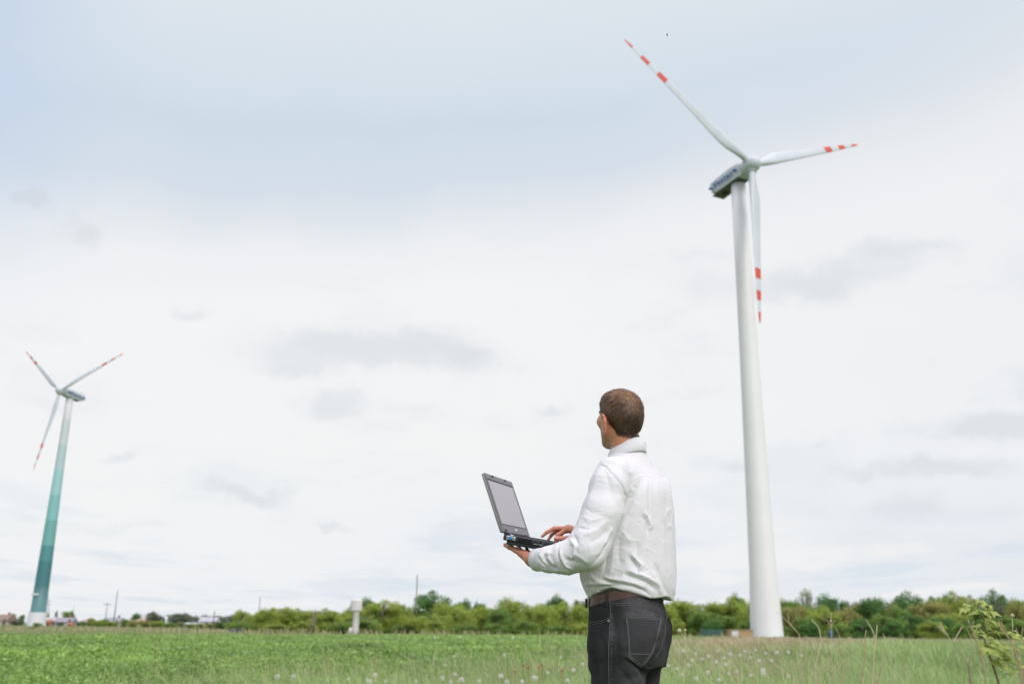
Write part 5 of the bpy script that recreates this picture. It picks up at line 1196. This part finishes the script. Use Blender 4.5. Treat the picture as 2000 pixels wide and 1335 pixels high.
FOLDS = [([(1168, 907), (1183, 911.5), (1204, 934), (1216, 949), (1223, 973), (1220, 1006)], 2.0, -.0022), ([(1172, 903), (1188, 909), (1209, 931), (1221, 947), (1228, 972)], 2.5, .0014),
         ([(1222, 942), (1243, 927), (1257, 922), (1284, 925), (1303, 933), (1310, 960)], 1.5, -.0014), ([(1240, 931), (1258, 926), (1284, 929)], 3, .0015),
         ([(1252, 934), (1248, 955), (1242, 978), (1232, 1000), (1222, 1030)], 6, -.008), ([(1236, 948), (1232, 966), (1226, 985), (1214, 1015)], 5, .005), ([(1262, 936), (1260, 975), (1258, 1020), (1250, 1075)], 4, .003),
         ([(1222, 945), (1230, 955), (1240, 950), (1250, 958)], 2, -.002), ([(1216, 960), (1228, 972), (1238, 970)], 2, -.002), ([(1206, 965), (1214, 990), (1216, 1010)], 4, .004),
         ([(1275, 940), (1277, 980), (1279, 1030)], 2, -.002), ([(1283, 935), (1286, 980), (1290, 1020)], 3, .0015), ([(1268, 940), (1268, 1000), (1264, 1060)], 3, -.003), ([(1257, 997), (1266, 1012), (1272, 1026), (1268, 1036)], 4, .006), ([(1254, 1004), (1262, 1022), (1266, 1040)], 4, -.005),
         ([(1300, 960), (1304, 1010), (1302, 1060)], 6, -.004), ([(1293, 1020), (1296, 1080), (1302, 1130)], 7, .004), ([(1244, 1055), (1246, 1085), (1240, 1110)], 5, -.004),
         ([(1232, 1080), (1243, 1093), (1253, 1104), (1248, 1118)], 5, .008), ([(1228, 1086), (1240, 1101), (1246, 1110), (1242, 1122)], 5, -.008), ([(1222, 1112), (1246, 1120), (1266, 1128), (1290, 1146)], 6, .008),
         ([(1216, 1119), (1240, 1128), (1262, 1136), (1284, 1153)], 5, -.007), ([(1174, 1130), (1190, 1136), (1212, 1139), (1240, 1145), (1260, 1154), (1274, 1166)], 4, -.007), ([(1178, 1126), (1194, 1130), (1214, 1133), (1240, 1139), (1262, 1148)], 5, .006),
         ([(1140, 1146), (1165, 1146), (1190, 1145), (1210, 1142)], 4, -.007), ([(1138, 1140), (1165, 1140), (1195, 1138)], 5, .006), ([(1150, 1120), (1166, 1134), (1184, 1140)], 5, .004),
         ([(1187, 1062), (1184, 1095), (1178, 1125)], 4, -.003), ([(1200, 1060), (1196, 1100), (1190, 1125)], 7, .004), ([(1210, 1045), (1208, 1080), (1212, 1105)], 7, -.004), ([(1215, 1035), (1232, 1060)], 6, .004),
         ([(1150, 1150), (1158, 1160), (1162, 1168)], 3, -.004), ([(1160, 1152), (1172, 1152)], 2, -.003), ([(1280, 1100), (1292, 1130), (1306, 1165)], 5, -.006), ([(1270, 1110), (1284, 1140), (1292, 1162)], 5, .005), ([(1305, 1090), (1311, 1130), (1314, 1160)], 6, .004),
         ([(1196, 1035), (1188, 1060), (1176, 1082), (1156, 1104)], 4, -.006), ([(1120, 1042), (1128, 1060), (1124, 1078)], 4, -.005), ([(1113, 1052), (1124, 1066), (1120, 1086), (1112, 1092)], 4, .007), ([(1128, 1070), (1120, 1092), (1100, 1094)], 4, -.004),
         ([(1150, 1060), (1170, 1050), (1192, 1030)], 6, -.004), ([(1140, 1045), (1165, 1035), (1190, 1012)], 7, .004), ([(1196, 1028), (1190, 1046), (1178, 1066)], 5, .005), ([(1140, 990), (1158, 1000), (1175, 998)], 5, -.003), ([(1136, 1008), (1156, 1016), (1180, 1010)], 6, .003), ([(1170, 915), (1160, 950), (1146, 985)], 8, .003),
         ([(1182, 920), (1192, 950), (1198, 985)], 6, -.003), ([(1130, 1030), (1150, 1034)], 4, -.003), ([(1094, 1072), (1096, 1088), (1104, 1104), (1118, 1111)], 2.2, .006), ([(1090, 1072), (1091, 1088), (1098, 1104), (1110, 1112)], 2.4, -.006),
         ([(1062, 1078), (1064, 1092), (1074, 1104), (1092, 1112)], 3, -.005), ([(1070, 1075), (1072, 1090), (1082, 1102)], 3, .004), ([(1048, 1082), (1056, 1096), (1070, 1108)], 2.5, -.004), ([(1100, 1086), (1118, 1096), (1136, 1100)], 4, -.004), ([(1120, 1080), (1136, 1090), (1150, 1100)], 4, .003),
         ([(1196, 893), (1212, 886), (1232, 882), (1256, 881)], 2.5, -.003)]
ds = np.zeros(len(sV_))
for pts, wd_, am in FOLDS: ds += fold(Q, pts, wd_*.85, am*1.05)
cw = np.clip((1110-Q[:, 0])/30, 0, 1)*np.clip((Q[:, 1]-1065)/10, 0, 1)
ds += cw*.0030*vnoise(sV_, 95, 9)
sV_ = sV_+sN*(ds*fc_)[:, None]
shirt = mesh('shirt', sV_-ORG, sF_, shirtm, person, True)
sb = bvh_of(sV_, sF_)
seamm = mat('shirt_seam', (.66, .67, .70), rough=.9, var=.05)
for L_ in ([(1222, 942), (1243, 927), (1257, 922.5), (1284, 925.5), (1303, 933)], [(1184, 912), (1205, 934), (1217, 949), (1222, 965)]): clothline(L_, 'seam', shirt, sb, .0009, seamm, .0002)
# collar: a folded band round the neck, open at the front
def collar():
    V_ = []; n = 56; c0 = np.array([.442, 3.612, 1.560]); th0 = 52
    f0, l0 = fB(th0), lB(th0); prof = None
    for i in range(n+1):
        t = R_(-90+180+22)+(2*math.pi-R_(44))*i/n       # starts right of the throat, round the nape, back to the left
        cu, sv_ = math.cos(t), math.sin(t); back = (1-sv_)/2
        rad_ = .0585; dirr = l0*cu+f0*sv_; zc = 1.546+.048*back
        for o_, h_ in ((-.006, -.010), (-.008, .018+.012*back), (-.004, .023+.014*back), (.002, .021+.014*back), (.008, .004+.004*back), (.013, -.014-.002*back), (.011, -.016-.002*back), (.002, -.010)):
            V_.append(c0*[1, 1, 0]+dirr*(rad_+o_)+f0*(.010*sv_)+Z*(zc+h_))
    m_ = 8; F_ = [(i*m_+k, i*m_+(k+1) % m_, (i+1)*m_+(k+1) % m_, (i+1)*m_+k) for i in range(n) for k in range(m_)]
    F_ += [tuple(range(m_)), tuple(n*m_+k for k in range(m_-1, -1, -1))]
    return autosmooth(mesh('collar', np.array(V_)-ORG, F_, shirtm, shirt), 60)
collar()
ax_ = unit(lw-F3); e1 = unit(np.cross(ax_, Z)); e2 = np.cross(e1, ax_)
cb = MB(); cpr = [(.0405, -.062), (.0425, -.058), (.0412, -.030), (.0405, -.002), (.0388, .001), (.036, -.002), (.036, -.05)]
cb.lathe(cpr, cuffE, 40, (e1, e2, ax_)); V_ = np.array(cb.V); V_ += .0010*vnoise(V_, 70, 3)[:, None]*unit([0, -1, .3])
cuf = mesh('cuff', V_-ORG, cb.F[:-2], shirtm, shirt, True)
axr = unit(rw-ELR); g1_ = unit(np.cross(axr, Z)); g2_ = np.cross(g1_, axr)
MB().lathe([(.038, -.055), (.0395, -.050), (.0385, -.002), (.035, .0), (.033, -.03)], cuffRE, 32, (g1_, g2_, axr)).build('cuff', shirtm, shirt, True, ORG)

# ---- laptop
dkp = mat('black_laptop_plastic', (.022, .023, .032), rough=.38, var=.1, scale=60, coat=.1); greyp = mat('grey_laptop_shell', (.145, .142, .158), rough=.4, var=.05, scale=60)
edgep = mat('silver_lid_edge', (.27, .27, .265), rough=.4, metal=.3, var=.06); scr = mat('matt_screen', (.42, .415, .44), rough=.7, var=.015, scale=10, spec=.15); bez = mat('dark_screen_border', (.03, .03, .04), rough=.5)
blup = mat('blue_plastic', (.03, .22, .50), rough=.4); whp = mat('white_metal_plate', (.75, .75, .72), rough=.35, metal=.2); keym = mat('black_keys', (.02, .02, .024), rough=.55, var=.2, scale=200); slotm = mat('dark_slot', (.004, .004, .005), rough=.9); logom = mat('pale_badge', (.75, .75, .75), rough=.4)
lap = empty('laptop', tuple(LP0), 'open black laptop with grey lid and blank pale screen held by the man', 'laptop')
AX = (LD, LW, LN); DP, WD = .2400, .335
def lb(name, c, size, m, parent=lap, bev=0.): return MB().box(lpt(*c), size, AX, bev).build(name, m, parent, org=LP0)
bs = MB(); bs.box(lpt(DP/2, WD/2, -.0105), (DP, WD, .021), AX, .004); bs.box(lpt(DP/2-.008, WD/2, -.0265), (DP-.040, WD-.018, .015), AX, .004)
bso = autosmooth(bs.build('base', dkp, lap, org=LP0), 40)
kb = MB(); kb.box(lpt(.085, WD/2, .0007), (.112, .290, .0022), AX, .0005); kbo = kb.build('keyboard', greyp, lap, org=LP0)
ks = MB()
for r_i in range(6):
    for c_i in range(15):
        ks.box(lpt(.038+r_i*.0182, .035+c_i*.0190, .0034), (.0160, .0168, .0034), AX, .0008)
ks.build('keys', keym, kbo, org=LP0)
lb('touchpad', (.190, WD/2-.01, .0006), (.045, .075, .0015), greyp, bev=.0004)
vg = lb('video_port', (.030, -.0006, -.0095), (.034, .004, .0125), whp, bev=.0015)
lb('socket', (.030, -.0026, -.0095), (.018, .006, .0100), blup, vg, .002)
for dx in (-.013, .013): MB().lathe([(.0024, 0), (.0024, .003), (.0012, .004)], lpt(.030+dx, -.0020, -.0095), 10, (LD, LN, -LW)).build('screw', slotm, vg, org=LP0)
vt = MB()
for i in range(16): vt.box(lpt(.058+i*.0034, -.0002, -.0105), (.0017, .0022, .0135), AX)
vt.build('vent', slotm, lap, org=LP0)
up_ = lb('port_block', (.134, -.0004, -.0115), (.040, .0022, .0170), greyp, bev=.0004)
up_.data.materials.clear(); up_.data.materials.append(mat('charcoal_plastic', (.05, .05, .055), rough=.5))
for dx, sz_ in ((-.009, (.0120, .003, .0052)), (.0095, (.0095, .003, .0090))): lb('socket', (.134+dx, -.0012, -.0100), sz_, slotm, up_)
for dx in (-.009, .010): lb('contact', (.134+dx, -.0014, -.0160), (.010, .003, .0010), whp, up_)
gr = MB()
for k_ in (-.008, -.013): gr.box(lpt(.196, -.0002, k_), (.074, .0022, .0016), AX)
gr.build('groove', slotm, lap, org=LP0)
LB = unit(np.cross(LW, LU)); LB = LB if LB@LD > 0 else -LB          # out of the screen, towards the user
HG = lpt(-.002, 0, .004); LHH = .229; AXL = (LW, LU, LB)
def sc(w_, u, b): return HG+LW*w_+LU*u+LB*b
lid = autosmooth(MB().box(sc(WD/2, LHH/2+.004, -.0065), (WD, LHH, .011), AXL, .004).build('lid', edgep, lap, org=LP0), 40)
fr = MB(); tb, lb_, sd_ = .021, .028, .0075
fr.box(sc(WD/2, LHH+.004-tb/2, .0002), (WD-.004, tb, .004), AXL, .001); fr.box(sc(WD/2, .004+lb_/2, .0002), (WD-.004, lb_, .004), AXL, .001)
for x_ in (.002+sd_/2, WD-.002-sd_/2): fr.box(sc(x_, .004+(lb_+LHH-tb)/2, .0001), (sd_, LHH-tb-lb_-.0004, .0036), AXL)
fr.build('bezel', greyp, lid, org=LP0)
u0, u1 = .004+lb_, .004+LHH-tb
MB().box(sc(WD/2, (u0+u1)/2, -.0004), (WD-2*sd_-.004, u1-u0, .0018), AXL).build('screen_border', bez, lid, org=LP0)
MB().box(sc(WD/2, (u0+u1)/2-.001, .0003), (WD-2*sd_-.020, u1-u0-.010, .0026), AXL).build('screen', scr, lid, org=LP0)
for x_ in (.085, .235): MB().box(sc(x_, LHH-.002, .004), (.012, .005, .006), AXL, .001).build('latch_hook', bez, lid, org=LP0)
lgo = MB().box(sc(WD/2, .020, .0026), (.026, .0055, .0010), AXL, .0003).build('badge', logom, lid, org=LP0)
for x_ in (.045, WD-.045):
    MB().tube([lpt(-.001, x_-.022, .005), lpt(-.001, x_+.022, .005)], .0065, 14).build('hinge', dkp, lap, True, org=LP0)
MB().box(sc(.035, .011, .0030), (.020, .006, .0012), AXL).build('hinge_slot', slotm, lid, org=LP0)
